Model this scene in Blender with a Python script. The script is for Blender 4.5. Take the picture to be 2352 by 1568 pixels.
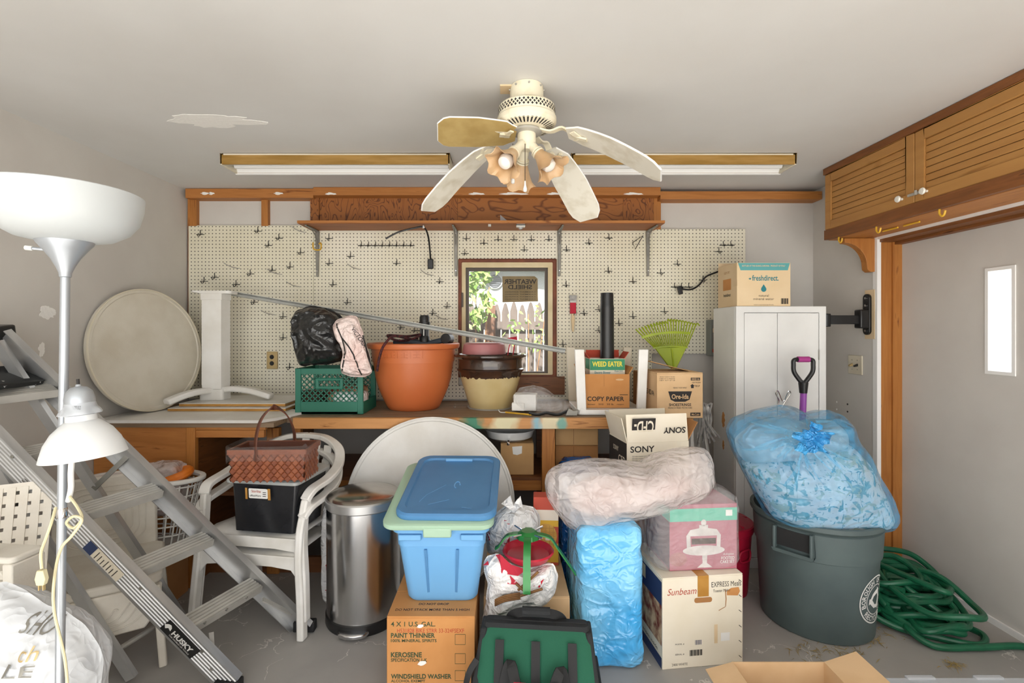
import bpy, bmesh, math, random
from math import sin, cos, pi, radians as R
from mathutils import Vector, Matrix, noise
from mathutils.bvhtree import BVHTree
random.seed(7)
for o in list(bpy.data.objects): bpy.data.objects.remove(o)
SC = bpy.context.scene
COL = SC.collection
# ---------------------------------------------------------------- camera, light, exposure
FPX, CX, CY, CH = 1130.0, 1157.0, 757.0, 1.43     # focal length (px), vanishing point, camera height
cam = bpy.data.cameras.new('camera'); cam.lens = 36 * FPX / 2352; cam.sensor_width = 36
cam.shift_x = (1176 - CX) / 2352; cam.shift_y = -(784 - CY) / 2352; cam.clip_start = .05
camo = bpy.data.objects.new('camera', cam); COL.objects.link(camo)
camo.location = (0, 0, CH); camo.rotation_euler = (R(90), 0, 0); SC.camera = camo
W = bpy.data.worlds.new('overcast_sky'); SC.world = W; W.use_nodes = True
W.node_tree.nodes['Background'].inputs[0].default_value = (.97, .985, 1, 1)
W.node_tree.nodes['Background'].inputs[1].default_value = 2.2
sn = bpy.data.lights.new('sun', 'SUN'); sn.energy = 17; sn.angle = R(2); sn.color = (1, .98, .95)
sno = bpy.data.objects.new('sun', sn); COL.objects.link(sno); sno.location = (-3, -6, 8); sno.rotation_euler = (R(45), 0, R(-12))
pl = bpy.data.lights.new('garage_opening_portal', 'AREA'); pl.shape = 'RECTANGLE'; pl.size = 4.5; pl.size_y = 2.4
pl.cycles.is_portal = True
plo = bpy.data.objects.new('garage_opening_portal', pl); COL.objects.link(plo)
plo.location = (0.05, -1.7, 1.2); plo.rotation_euler = (R(90), 0, 0)
SC.view_settings.view_transform = 'Standard'; SC.view_settings.look = 'None'
SC.view_settings.gamma = 1; SC.view_settings.use_curve_mapping = False
SC.view_settings.exposure = 0.48
# ---------------------------------------------------------------- helpers
def px(x, Y): return (x - CX) / FPX * Y
def pz(y, Y): return CH - (y - CY) / FPX * Y
def P(x, y, Y): return Vector((px(x, Y), Y, pz(y, Y)))
def V3(p): return Vector(p)
def join(*gs):
    V, F = [], []
    for v, f in gs:
        n = len(V); V += list(v); F += [tuple(i + n for i in q) for q in f]
    return V, F
def tf(g, M): return [M @ Vector(v) for v in g[0]], g[1]
def mv(g, d): return tf(g, Matrix.Translation(Vector(d)))
def rot(g, a, ax='Z', c=(0, 0, 0)):
    c = Vector(c); return tf(g, Matrix.Translation(c) @ Matrix.Rotation(a, 4, ax) @ Matrix.Translation(-c))
def gbox(x0, x1, y0, y1, z0, z1):
    return ([(x0,y0,z0),(x1,y0,z0),(x1,y1,z0),(x0,y1,z0),(x0,y0,z1),(x1,y0,z1),(x1,y1,z1),(x0,y1,z1)],
            [(0,3,2,1),(4,5,6,7),(0,1,5,4),(1,2,6,5),(2,3,7,6),(3,0,4,7)])
def gtaper(w0, d0, w1, d1, z0, z1):
    a, b, c, d = w0/2, d0/2, w1/2, d1/2
    return ([(-a,-b,z0),(a,-b,z0),(a,b,z0),(-a,b,z0),(-c,-d,z1),(c,-d,z1),(c,d,z1),(-c,d,z1)],
            [(0,3,2,1),(4,5,6,7),(0,1,5,4),(1,2,6,5),(2,3,7,6),(3,0,4,7)])
def gring(ox0, ox1, oz0, oz1, ix0, ix1, iz0, iz1, y0, y1):
    V = []
    for y in (y0, y1):
        V += [(ox0,y,oz0),(ox1,y,oz0),(ox1,y,oz1),(ox0,y,oz1),(ix0,y,iz0),(ix1,y,iz0),(ix1,y,iz1),(ix0,y,iz1)]
    F = []
    for i in range(4):
        j = (i+1) % 4
        F += [(i,j,4+j,4+i),(8+j,8+i,12+i,12+j),(j,i,8+i,8+j),(4+i,4+j,12+j,12+i)]
    return V, F
def spl(pts, n=8, closed=False):
    pts = [Vector(p) for p in pts]; out = []; N = len(pts)
    for i in range(N if closed else N-1):
        if closed: p0,p1,p2,p3 = pts[i-1],pts[i],pts[(i+1)%N],pts[(i+2)%N]
        else: p0,p1,p2,p3 = pts[max(i-1,0)],pts[i],pts[i+1],pts[min(i+2,N-1)]
        for k in range(n):
            t = k/n
            out.append(.5*((2*p1)+(p2-p0)*t+(2*p0-5*p1+4*p2-p3)*t*t+(3*p1-p0-3*p2+p3)*t**3))
    if not closed: out.append(pts[-1])
    return out
def _frames(pts, up, closed):
    N = len(pts); fr = []; prev = None
    for i in range(N):
        a = pts[i-1] if (i > 0 or closed) else pts[i]; b = pts[(i+1)%N] if (i < N-1 or closed) else pts[i]
        t = (b-a).normalized() if (b-a).length > 1e-9 else Vector((0,0,1))
        if up is not None: s = t.cross(up)
        elif prev is None: s = t.cross(Vector((0,0,1)) if abs(t.z) < .9 else Vector((1,0,0)))
        else: s = prev - t*prev.dot(t)
        if s.length < 1e-6: s = t.cross(Vector((.3,1,.2)))
        s.normalize(); prev = s; fr.append((s, s.cross(t)))
    return fr
def gtube(pts, r=.01, n=8, closed=False, sx=1, up=None):
    pts = [Vector(p) for p in pts]; N = len(pts); rr = r if isinstance(r, (list,tuple)) else [r]*N
    fr = _frames(pts, Vector(up) if up else None, closed); V, F = [], []
    for i in range(N):
        s, u = fr[i]
        for k in range(n):
            a = 2*pi*k/n; V.append(pts[i] + s*cos(a)*rr[i]*sx + u*sin(a)*rr[i])
    for i in range(N if closed else N-1):
        j = (i+1) % N
        for k in range(n): F.append((i*n+k, i*n+(k+1)%n, j*n+(k+1)%n, j*n+k))
    if not closed: F += [tuple(range(n))[::-1], tuple((N-1)*n+k for k in range(n))]
    return V, F
def gsweep(pts, w, t, up, closed=False):
    """flat bar: w across (side), t along up; both may be lists"""
    pts = [Vector(p) for p in pts]; N = len(pts); fr = _frames(pts, Vector(up), closed); V, F = [], []
    for i in range(N):
        s, u = fr[i]; a = (w[i] if isinstance(w, list) else w)/2; b = (t[i] if isinstance(t, list) else t)/2
        V += [pts[i]-s*a-u*b, pts[i]+s*a-u*b, pts[i]+s*a+u*b, pts[i]-s*a+u*b]
    for i in range(N if closed else N-1):
        j = (i+1) % N
        for k in range(4): F.append((i*4+k, i*4+(k+1)%4, j*4+(k+1)%4, j*4+k))
    if not closed: F += [(3,2,1,0), tuple((N-1)*4+k for k in range(4))]
    return V, F
def gext(sec, a, b, up):
    """extrude a 2D section (side,up) from a to b"""
    a, b, up = Vector(a), Vector(b), Vector(up); t = (b-a).normalized(); s = t.cross(up).normalized(); u = s.cross(t); n = len(sec)
    V = [a+s*p+u*q for p, q in sec] + [b+s*p+u*q for p, q in sec]
    return V, [tuple(range(n)), tuple(range(2*n-1, n-1, -1))] + [(i, n+i, n+(i+1)%n, (i+1)%n) for i in range(n)]
def glathe(prof, n=40, mod=None):
    V, F = [], []; m = len(prof)
    for i, (r, z) in enumerate(prof):
        for k in range(n):
            a = 2*pi*k/n; rr, zz = (r, z) if mod is None else mod(r, z, a, i)
            V.append((rr*cos(a), rr*sin(a), zz))
    for i in range(m-1):
        for k in range(n): F.append((i*n+k, i*n+(k+1)%n, (i+1)*n+(k+1)%n, (i+1)*n+k))
    if prof[0][0] > 1e-4 and False: pass
    return V, F
def gpris(poly, a0, a1, ax='y'):
    """polygon in the plane across ax, extruded from a0 to a1"""
    def m(p, a): return (p[0], a, p[1]) if ax == 'y' else ((a, p[0], p[1]) if ax == 'x' else (p[0], p[1], a))
    n = len(poly)
    return [m(p, a0) for p in poly] + [m(p, a1) for p in poly], \
        [tuple(range(n)), tuple(range(2*n-1, n-1, -1))] + [(i, n+i, n+(i+1)%n, (i+1)%n) for i in range(n)]
def ggrid(fn, nu, nv, closeu=False):
    V = [fn(i/(nu if closeu else nu-1), j/(nv-1)) for j in range(nv) for i in range(nu)]; F = []
    for j in range(nv-1):
        for i in range(nu if closeu else nu-1):
            k = (i+1) % nu; F.append((j*nu+i, j*nu+k, (j+1)*nu+k, (j+1)*nu+i))
    return V, F
def rrect(x0, x1, y0, y1, r, n=5):
    out = []
    for cx, cy, a0 in ((x1-r,y1-r,0),(x0+r,y1-r,90),(x0+r,y0+r,180),(x1-r,y0+r,270)):
        for k in range(n+1):
            a = R(a0+90*k/n); out.append((cx+r*cos(a), cy+r*sin(a)))
    return out
def gloft(secs, cap0=True, cap1=True):
    """loft equal-length rings of 3D points"""
    V, F = [], []; n = len(secs[0])
    for s in secs: V += [tuple(p) for p in s]
    for i in range(len(secs)-1):
        for k in range(n): F.append((i*n+k, i*n+(k+1)%n, (i+1)*n+(k+1)%n, (i+1)*n+k))
    if cap0: F.append(tuple(range(n))[::-1])
    if cap1: F.append(tuple((len(secs)-1)*n+k for k in range(n)))
    return V, F
def gcyl(a, b, r, n=16, r2=None): return gtube([a, b], [r, r if r2 is None else r2], n)
def ob(name, g, mat, parent=None, loc=(0,0,0), rz=0, smooth=35, bevel=0, seg=2, recalc=True):
    me = bpy.data.meshes.new(name); me.from_pydata([tuple(v) for v in g[0]], [], [tuple(f) for f in g[1]])
    if recalc:
        bm = bmesh.new(); bm.from_mesh(me); bmesh.ops.remove_doubles(bm, verts=bm.verts, dist=1e-6)
        bmesh.ops.recalc_face_normals(bm, faces=bm.faces); bm.to_mesh(me); bm.free()
    me.materials.append(mat)
    if smooth:
        me.shade_smooth(); me.set_sharp_from_angle(angle=R(smooth))
    o = bpy.data.objects.new(name, me); COL.objects.link(o); o.location = loc
    if rz: o.rotation_euler = (0, 0, rz)
    if parent: o.parent = parent
    if bevel:
        b = o.modifiers.new('bevel', 'BEVEL'); b.width = bevel; b.segments = seg; b.limit_method = 'ANGLE'; b.angle_limit = R(40)
    return o
def tag(o, label, cat, group=None):
    o['label'] = label; o['category'] = cat
    if group: o['group'] = group
    return o
def thing(name, label, cat, loc=(0,0,0), rz=0, group=None):
    e = bpy.data.objects.new(name, None); COL.objects.link(e); e.location = loc; e.rotation_euler = (0,0,rz); e.empty_display_size = .05
    return tag(e, label, cat, group)
def struct(name, g, mat, **k):
    o = ob(name, g, mat, **k); o['kind'] = 'structure'; return o
def dup(o, parent=None):
    c = o.copy(); COL.objects.link(c); c.parent = parent
    for ch in [x for x in o.children]: dup(ch, c)
    return c
FACE = {'front': (R(90),0,0), 'left': (R(90),0,R(-90)), 'right': (R(90),0,R(90)), 'top': (0,0,0)}
def textgeo(s, bold=0, shear=0):
    cu = bpy.data.curves.new('t', 'FONT'); cu.body = s; cu.size = 1; cu.offset = bold; cu.shear = shear; cu.resolution_u = 3
    t = bpy.data.objects.new('t', cu); COL.objects.link(t); bpy.context.view_layer.update()
    me = bpy.data.meshes.new_from_object(t.evaluated_get(bpy.context.evaluated_depsgraph_get()))
    g = [tuple(v.co) for v in me.vertices], [tuple(p.vertices) for p in me.polygons]
    bpy.data.objects.remove(t); bpy.data.curves.remove(cu); bpy.data.meshes.remove(me)
    return g
def fit(g, w, h):
    xs = [v[0] for v in g[0]]; ys = [v[1] for v in g[0]]
    ax, bx, ay, by = min(xs), max(xs), min(ys), max(ys)
    return [((v[0]-(ax+bx)/2)*w/(bx-ax), (v[1]-(ay+by)/2)*h/(by-ay), 0) for v in g[0]], g[1]
def txt(parent, s, c, w, h, face, mat, bold=.012, shear=0, flip=0, spin=0, name='lettering'):
    g = fit(textgeo(s, bold, shear), w, h)
    if flip: g = [(-v[0], v[1], 0) for v in g[0]], g[1]
    if spin: g = rot(g, spin)
    o = ob(name, g, mat, parent, c, smooth=0, recalc=False); o.rotation_euler = FACE[face] if isinstance(face, str) else face
    return o
def decal(parent, poly, c, face, mat, name='print'):
    o = ob(name, ([(p[0],p[1],0) for p in poly], [tuple(range(len(poly)))]), mat, parent, c, smooth=0, recalc=False)
    o.rotation_euler = FACE[face] if isinstance(face, str) else face
    return o
def rect(w, h): return [(-w/2,-h/2),(w/2,-h/2),(w/2,h/2),(-w/2,h/2)]
def project(g, target, d=(0,1,0), start=1.0, lift=.002):
    bv = BVHTree.FromPolygons([Vector(v) for v in target[0]], [tuple(f) for f in target[1]]); d = Vector(d); out = []
    hits = []
    for v in g[0]:
        v = Vector(v); h = bv.ray_cast(v - d*start, d)[0]; hits.append(h)
    ok = [h for h in hits if h is not None]
    mid = sum((h.dot(d) for h in ok), 0)/max(1, len(ok))
    for v, h in zip(g[0], hits):
        v = Vector(v); out.append((h - d*lift) if h is not None else v - d*(v.dot(d)) + d*(mid))
    return out, g[1]
def fbm(p, s=1, o=4): return noise.fractal(Vector(p)*s, 1.0, 2.0, o)
def ridge(p, s=1): return 1 - 2*abs(noise.noise(Vector(p)*s))
def gpillow(outline, Y, tf_=.1, tb=.1, c=None, M=120, K=26, amp=.01, sc=9, folds=0, famp=0, pw=.55, lean=0, seed=0):
    """closed inflated shape whose silhouette (photo px at depth Y) is real: outline at depth Y, bulging tf_ to the front and tb to the back"""
    pts = [P(x, y, Y) for x, y in outline]; n = len(pts)
    c = P(c[0], c[1], Y) if c else sum(pts, Vector())/n
    def rad(a):
        d = Vector((cos(a), 0, sin(a))); best = 0
        for i in range(n):
            p, q = pts[i]-c, pts[(i+1)%n]-c; e = q-p; den = d.x*e.z - d.z*e.x
            if abs(den) < 1e-12: continue
            t = (p.x*e.z - p.z*e.x)/den; u = (p.x*d.z - p.z*d.x)/den
            if t > 0 and -1e-6 <= u <= 1+1e-6: best = max(best, t)
        return best
    RR = [rad(2*pi*k/M) for k in range(M)]; RR = [(RR[k-1]+2*RR[k]+RR[(k+1)%M])/4 for k in range(M)]
    V, F, idx = [], [], {}
    def add(side, i, k):
        r = sin(pi/2*i/K) if i < K else 1.0; a = 2*pi*k/M; p = c + Vector((cos(a),0,sin(a)))*RR[k]*r
        h = (1-r*r)**pw if r < 1 else 0; T = tf_ if side < 0 else tb
        q = p*1.0 + Vector((seed*3.1, side*5, seed))
        q2 = q + Vector((noise.noise(q*sc*.7), 0, noise.noise(q*sc*.7+Vector((9,3,1)))))*.09
        w = (ridge(q2, sc)+.8*ridge(q2+Vector((4,1,7)), sc*1.7)+.45*ridge(q2, sc*3.6))*amp
        w += famp*sin(folds*a+3*noise.noise(q*4))*math.exp(-2.2*r)*min(1, r*6)
        p.y += side*(T*h + w*min(1, h*2)) + lean*(p.z-c.z)
        if r == 1: p += Vector((cos(a),0,sin(a)))*w*.35
        V.append(p); return len(V)-1
    edge = [add(-1, K, k) for k in range(M)]
    for side in (-1, 1):
        ctr = add(side, 0, 0); rows = [[add(side, i, k) for k in range(M)] for i in range(1, K)] + [edge]
        for k in range(M):
            k2 = (k+1) % M; F.append((ctr, rows[0][k], rows[0][k2]))
            for i in range(K-1): F.append((rows[i][k], rows[i+1][k], rows[i+1][k2], rows[i][k2]))
    return V, F
def grumple(x0, x1, y0, y1, z0, z1, n=14, amp=.012, sc=8, e=.35, seed=0):
    """a crumpled rounded box"""
    V, F = [], []; M, K = 64, 36; c = Vector(((x0+x1)/2,(y0+y1)/2,(z0+z1)/2)); s = Vector(((x1-x0)/2,(y1-y0)/2,(z1-z0)/2))
    def sp(v, p): return math.copysign(abs(v)**p, v)
    for j in range(K+1):
        f = -pi/2 + pi*j/K
        for k in range(M):
            a = 2*pi*k/M; u = Vector((sp(cos(f),e)*sp(cos(a),e), sp(cos(f),e)*sp(sin(a),e), sp(sin(f),e)))
            p = c + Vector((u.x*s.x, u.y*s.y, u.z*s.z)); q = p + Vector((seed*2.7,0,seed))
            w = (ridge(q, sc)+.6*ridge(q, sc*2.2)+.35*ridge(q, sc*4.5))*amp
            d = Vector((u.x, u.y, u.z*.3)); p = p + d*w
            p.z = max(p.z, z0); V.append(p)
    for j in range(K):
        for k in range(M): F.append((j*M+k, j*M+(k+1)%M, (j+1)*M+(k+1)%M, (j+1)*M+k))
    return V, F
# ---------------------------------------------------------------- materials
def lin(c): return c/12.92 if c <= .04045 else ((c+.055)/1.055)**2.4
def hx(h): h = h.lstrip('#'); return tuple(lin(int(h[i:i+2], 16)/255) for i in (0,2,4)) + (1,)
def mat(name, col, rough=.6, metal=0, col2=None, nscale=6, stretch=(1,1,1), lo=.35, hi=.65, bump=0, bscale=60, alpha=1, trans=0, spec=.5, coat=0, detail=4, sss=0):
    m = bpy.data.materials.new(name); m.use_nodes = True; nt = m.node_tree; b = nt.nodes['Principled BSDF']
    b.inputs['Base Color'].default_value = hx(col); b.inputs['Roughness'].default_value = rough; b.inputs['Metallic'].default_value = metal
    b.inputs['Alpha'].default_value = alpha; b.inputs['Transmission Weight'].default_value = trans; b.inputs['Specular IOR Level'].default_value = spec
    b.inputs['Coat Weight'].default_value = coat
    if sss: b.inputs['Subsurface Weight'].default_value = sss; b.inputs['Subsurface Radius'].default_value = (.05,.05,.05)
    if col2 or bump:
        tc = nt.nodes.new('ShaderNodeTexCoord'); mp = nt.nodes.new('ShaderNodeMapping'); mp.inputs['Scale'].default_value = stretch
        nt.links.new(tc.outputs['Object'], mp.inputs['Vector'])
    if col2:
        nz = nt.nodes.new('ShaderNodeTexNoise'); nz.inputs['Scale'].default_value = nscale; nz.inputs['Detail'].default_value = detail
        nt.links.new(mp.outputs[0], nz.inputs['Vector'])
        rp = nt.nodes.new('ShaderNodeValToRGB'); rp.color_ramp.elements[0].position = lo; rp.color_ramp.elements[1].position = hi
        rp.color_ramp.elements[0].color = hx(col); rp.color_ramp.elements[1].color = hx(col2)
        nt.links.new(nz.outputs[0], rp.inputs[0]); nt.links.new(rp.outputs[0], b.inputs['Base Color'])
    if bump:
        nb = nt.nodes.new('ShaderNodeTexNoise'); nb.inputs['Scale'].default_value = bscale; nb.inputs['Detail'].default_value = 3
        nt.links.new(mp.outputs[0], nb.inputs['Vector'])
        bp = nt.nodes.new('ShaderNodeBump'); bp.inputs['Strength'].default_value = bump; bp.inputs['Distance'].default_value = .01
        nt.links.new(nb.outputs[0], bp.inputs['Height']); nt.links.new(bp.outputs[0], b.inputs['Normal'])
    return m
def wood(name, c1, c2, c3, axis='x', scale=9, rough=.55, dist=3.5):
    """plank grain running along axis"""
    m = mat(name, c1, rough, col2=c2); nt = m.node_tree; b = nt.nodes['Principled BSDF']
    mp = [n for n in nt.nodes if n.type == 'MAPPING'][0]; s = [6,6,6]; s['xyz'.index(axis)] = .5; mp.inputs['Scale'].default_value = s
    nz = [n for n in nt.nodes if n.type == 'TEX_NOISE'][0]; nz.inputs['Scale'].default_value = scale*.5; nz.inputs['Detail'].default_value = 6; nz.inputs['Distortion'].default_value = dist*.4
    rp = [n for n in nt.nodes if n.type == 'VALTORGB'][0]; rp.color_ramp.elements[0].position = .3; rp.color_ramp.elements[1].position = .62
    e = rp.color_ramp.elements.new(.7); e.color = hx(c3); e2 = rp.color_ramp.elements.new(.76); e2.color = hx(c2)
    return m
def film(name, c1, c2, rough=.2, alpha=1, scale=7, strength=.9, coat=.5, cscale=5):
    """wrinkled plastic film: sharp creases from folded noise"""
    m = mat(name, c1, rough, col2=c2, nscale=cscale, alpha=alpha, coat=coat); nt = m.node_tree; b = nt.nodes['Principled BSDF']
    tc = [n for n in nt.nodes if n.type == 'TEX_COORD'][0]; last = None
    for k, (s, st, wt) in enumerate(((scale, (1,1,.6), 1), (scale*2.1, (.6,1,1), .6), (scale*4.5, (1,1,1), .22))):
        mp = nt.nodes.new('ShaderNodeMapping'); mp.inputs['Scale'].default_value = st; mp.inputs['Rotation'].default_value = (.3*k, .7*k+.4, .2); nt.links.new(tc.outputs['Object'], mp.inputs[0])
        n = nt.nodes.new('ShaderNodeTexNoise'); n.inputs['Scale'].default_value = s; n.inputs['Detail'].default_value = 1; n.inputs['Distortion'].default_value = 1.0; nt.links.new(mp.outputs[0], n.inputs['Vector'])
        u = nt.nodes.new('ShaderNodeMath'); u.operation = 'SUBTRACT'; u.inputs[1].default_value = .5; nt.links.new(n.outputs[0], u.inputs[0])
        a = nt.nodes.new('ShaderNodeMath'); a.operation = 'ABSOLUTE'; nt.links.new(u.outputs[0], a.inputs[0])
        w = nt.nodes.new('ShaderNodeMath'); w.operation = 'MULTIPLY'; w.inputs[1].default_value = -wt; nt.links.new(a.outputs[0], w.inputs[0])
        if last is None: last = w
        else:
            p = nt.nodes.new('ShaderNodeMath'); nt.links.new(last.outputs[0], p.inputs[0]); nt.links.new(w.outputs[0], p.inputs[1]); last = p
    bp = nt.nodes.new('ShaderNodeBump'); bp.inputs['Strength'].default_value = strength; bp.inputs['Distance'].default_value = .06; nt.links.new(last.outputs[0], bp.inputs['Height'])
    nt.links.new(bp.outputs[0], b.inputs['Normal']); nt.links.new(bp.outputs[0], b.inputs['Coat Normal']); return m
def plywood(name, c1, c2, axis, n=9, scale=2.2):
    """rotary-cut plywood: dark contour lines of a stretched noise"""
    m = wood(name, c1, c1, c1, axis, 6); nt = m.node_tree; b = nt.nodes['Principled BSDF']
    mp = [k for k in nt.nodes if k.type == 'MAPPING'][0]; rp = [k for k in nt.nodes if k.type == 'VALTORGB'][0]; nz = [k for k in nt.nodes if k.type == 'TEX_NOISE'][0]
    s = [4,4,4]; s['xyz'.index(axis)] = 1.6; mp.inputs['Scale'].default_value = s; nz.inputs['Scale'].default_value = scale; nz.inputs['Detail'].default_value = 2; nz.inputs['Distortion'].default_value = .6
    mu = nt.nodes.new('ShaderNodeMath'); mu.operation = 'MULTIPLY'; mu.inputs[1].default_value = n; nt.links.new(nz.outputs[0], mu.inputs[0])
    fr = nt.nodes.new('ShaderNodeMath'); fr.operation = 'FRACT'; nt.links.new(mu.outputs[0], fr.inputs[0]); nt.links.new(fr.outputs[0], rp.inputs[0])
    while len(rp.color_ramp.elements) > 2: rp.color_ramp.elements.remove(rp.color_ramp.elements[-1])
    e = rp.color_ramp.elements; e[0].position = 0; e[0].color = hx(c2); e[1].position = .2; e[1].color = hx(c1)
    k = e.new(.85); k.color = hx(c1); k = e.new(1); k.color = hx(c2); return m
M = {}
M['wall'] = mat('painted_drywall', '#d0ccc6', .85, col2='#c9c4be', nscale=2.5, bump=.03, bscale=180)
M['ceil'] = mat('ceiling_paint', '#d9d8d6', .9, col2='#d2d0cd', nscale=1.5, bump=.02, bscale=150)
M['plaster'] = mat('plaster_patch', '#f2f0ec', .9, bump=.3, bscale=60)
M['oak'] = wood('orange_pine_x', '#a5682f', '#b8793c', '#7d4519', 'x')
M['oakz'] = wood('orange_pine_z', '#9f6229', '#b27536', '#79431a', 'z')
M['oaky'] = wood('orange_pine_y', '#a5672e', '#b87a3c', '#7d4519', 'y')
M['plyz'] = plywood('swirly_plywood_z', '#9c5f29', '#54290f', 'z', 13, 2.6)
M['plyx'] = plywood('swirly_plywood_x', '#a1642c', '#69380f', 'x', 9, 1.6)
M['redwood'] = wood('red_brown_shelf', '#8d5227', '#9e6033', '#5f3014', 'x', 6)
M['dkwood'] = wood('dark_wood', '#6a3f1f', '#7c4d29', '#43240f', 'x')
M['dkwoody'] = wood('dark_wood_y', '#70421d', '#875227', '#42220d', 'y')
M['cabwood'] = wood('honey_wood_y', '#aa7840', '#b68549', '#99682f', 'y', 5, dist=2)
M['benchtop'] = wood('worn_bench_plywood', '#7c6650', '#927b62', '#55432f', 'x', 6, .7)
M['white'] = mat('white_plastic', '#eeedea', .4, col2='#e0ddd6', nscale=5)
M['resin'] = mat('white_resin', '#efedea', .35, col2='#dedbd4', nscale=7)
M['resinold'] = mat('aged_resin', '#e4dfd4', .5, col2='#d2cabc', nscale=6, bump=.08, bscale=140)
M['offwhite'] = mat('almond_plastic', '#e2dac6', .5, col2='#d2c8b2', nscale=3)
M['tabletop'] = mat('pebbled_table_plastic', '#dcd6c8', .5, col2='#cfc7b6', nscale=5, bump=.15, bscale=260)
M['tabletop2'] = mat('white_table_plastic', '#e6e4e0', .45, col2='#d8d4cd', nscale=5, bump=.1, bscale=260)
M['enamel'] = mat('white_enamel', '#e6e6e4', .3, col2='#dadad8', nscale=3, spec=.5)
M['alum'] = mat('brushed_aluminium', '#c9c9c8', .38, .75, col2='#b4b4b4', nscale=4, stretch=(1,6,1))
M['alumd'] = mat('dull_aluminium', '#c2c0ba', .5, .35, col2='#aaa7a0', nscale=7)
M['steel'] = mat('stainless_steel', '#cfcfd0', .2, 1, col2='#c4c4c6', nscale=3, stretch=(8,8,.3))
M['chrome'] = mat('chrome', '#dddddd', .12, 1)
M['grey_metal'] = mat('grey_painted_steel', '#8d8a82', .4, .4, col2='#7b7972', nscale=9)
M['grey_box'] = mat('breaker_grey', '#7f837f', .5, .2)
M['black'] = mat('black_plastic', '#1b1b1c', .35)
M['blackm'] = mat('black_matte', '#1e1e1f', .7)
M['wire'] = mat('black_wire', '#262626', .5, .3)
M['ivory'] = mat('ivory_fan_paint', '#ece4cc', .45, col2='#dccfae', nscale=18, lo=.5, hi=.75, bump=.05)
M['dusty'] = mat('dusty_blade_underside', '#b39a62', .7, col2='#a58a52', nscale=16)
M['bladew'] = mat('speckled_blade', '#e9e4d6', .6, col2='#cfc6b0', nscale=14, lo=.45, hi=.75)
M['amber'] = mat('frosted_amber_glass', '#dcbb93', .35, col2='#cfa77a', nscale=12, trans=.12, sss=.2)
M['bulb'] = mat('frosted_bulb', '#f4ece4', .2)
M['gold'] = mat('tarnished_housing', '#b08a4c', .5, .2, col2='#94702f', nscale=7, stretch=(.6,4,4))
M['paintwhite'] = mat('white_paint', '#f1f0ee', .5)
M['card'] = mat('corrugated_cardboard', '#c8a06e', .85, col2='#bd9360', nscale=6, bump=.05, bscale=120)
M['carddk'] = mat('dark_cardboard', '#b07d4c', .85, col2='#a57343', nscale=6)
M['cardor'] = mat('orange_cardboard', '#cf9358', .85, col2='#c2854a', nscale=5)
M['cardlt'] = mat('light_cardboard', '#e0bd92', .85, col2='#d5b084', nscale=6)
M['cardbe'] = mat('beige_cardboard', '#e3cba6', .85, col2='#dcc29a', nscale=5)
M['cream'] = mat('cream_print_board', '#efe6d4', .7, col2='#e6dbc4', nscale=4)
M['tape'] = mat('brown_tape', '#c4924a', .3, col2='#b6823c', nscale=12)
M['ink'] = mat('black_ink', '#2a2624', .7)
M['inkgreen'] = mat('green_ink', '#3f5034', .8)
M['inkred'] = mat('red_ink', '#b5462f', .8)
M['inkteal'] = mat('teal_ink', '#2f7f88', .8)
M['teal'] = mat('teal_print', '#5aa2a4', .7)
M['paper'] = mat('white_paper', '#efeeea', .8)
M['terra'] = mat('terracotta_plastic', '#c9703f', .4, col2='#c06637', nscale=3)
M['glaze_d'] = mat('dark_brown_glaze', '#2c2019', .12, col2='#4a3225', nscale=8, coat=.5)
M['glaze_c'] = mat('cream_glaze', '#cdbb8d', .25, col2='#bfa976', nscale=5, coat=.3)
M['rose'] = mat('rose_ceramic', '#b5797a', .4, col2='#a96b6c', nscale=5)
M['crate'] = mat('green_crate_plastic', '#1f6a56', .45, col2='#256f5b', nscale=4)
M['blackbag'] = film('black_bag_film', '#161718', '#202122', .3, scale=5, strength=.5)
M['pinkbag'] = film('pink_bag_film', '#e6bdb4', '#f3e0da', .4, scale=8, strength=.7)
M['whitebag'] = film('white_bag_film', '#f2f1f0', '#e6e4e3', .3, scale=8, strength=.8)
M['clearbag'] = film('milky_clear_bag_film', '#efe9e7', '#e6dad6', .14, alpha=.5, scale=5)
M['thinfilm'] = film('thin_clear_film', '#f4f2f0', '#ebe8e6', .1, alpha=.07, scale=16)
M['paperbag'] = film('soft_white_bag', '#d6d8da', '#c9ccd0', .4, scale=4, strength=.75, coat=.1)
M['clear'] = film('clear_film', '#ecebea', '#e4e4e6', .12, alpha=.22, scale=7)
M['bluebag'] = film('blue_translucent_bag', '#3f9fd6', '#5cb6e6', .14, alpha=.46, scale=4.5)
M['blueknot'] = film('blue_bag_gather', '#2b93d8', '#4cb0ea', .2, alpha=.93, scale=12)
M['pleat'] = mat('blue_film_pleat', '#6cc3f0', .12, alpha=.4, coat=.5)
M['bluetall'] = film('bright_blue_bag', '#45aeef', '#86d0fa', .2, scale=4.5, cscale=4)
M['bluedk'] = film('deep_blue_bag', '#1668b4', '#0f4f94', .25, scale=7)
M['totelid'] = mat('blue_tote_lid', '#4a80b2', .5, col2='#5389ba', nscale=5)
M['totebody'] = mat('light_blue_tote', '#74b0e2', .45, col2='#6ba7da', nscale=2)
M['mint'] = mat('mint_green_lid', '#a7c6ae', .45)
M['canbody'] = mat('slate_grey_can', '#4d5a5b', .5, col2='#566464', nscale=5)
M['redcan'] = mat('red_can_plastic', '#a81733', .4, col2='#9c1230', nscale=4)
M['hose'] = mat('green_hose', '#14583c', .38, col2='#1b6646', nscale=20)
M['toolgreen'] = mat('green_canvas', '#1f5c45', .9, bump=.2, bscale=400)
M['toolblack'] = mat('black_canvas', '#242628', .85, bump=.2, bscale=400)
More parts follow.
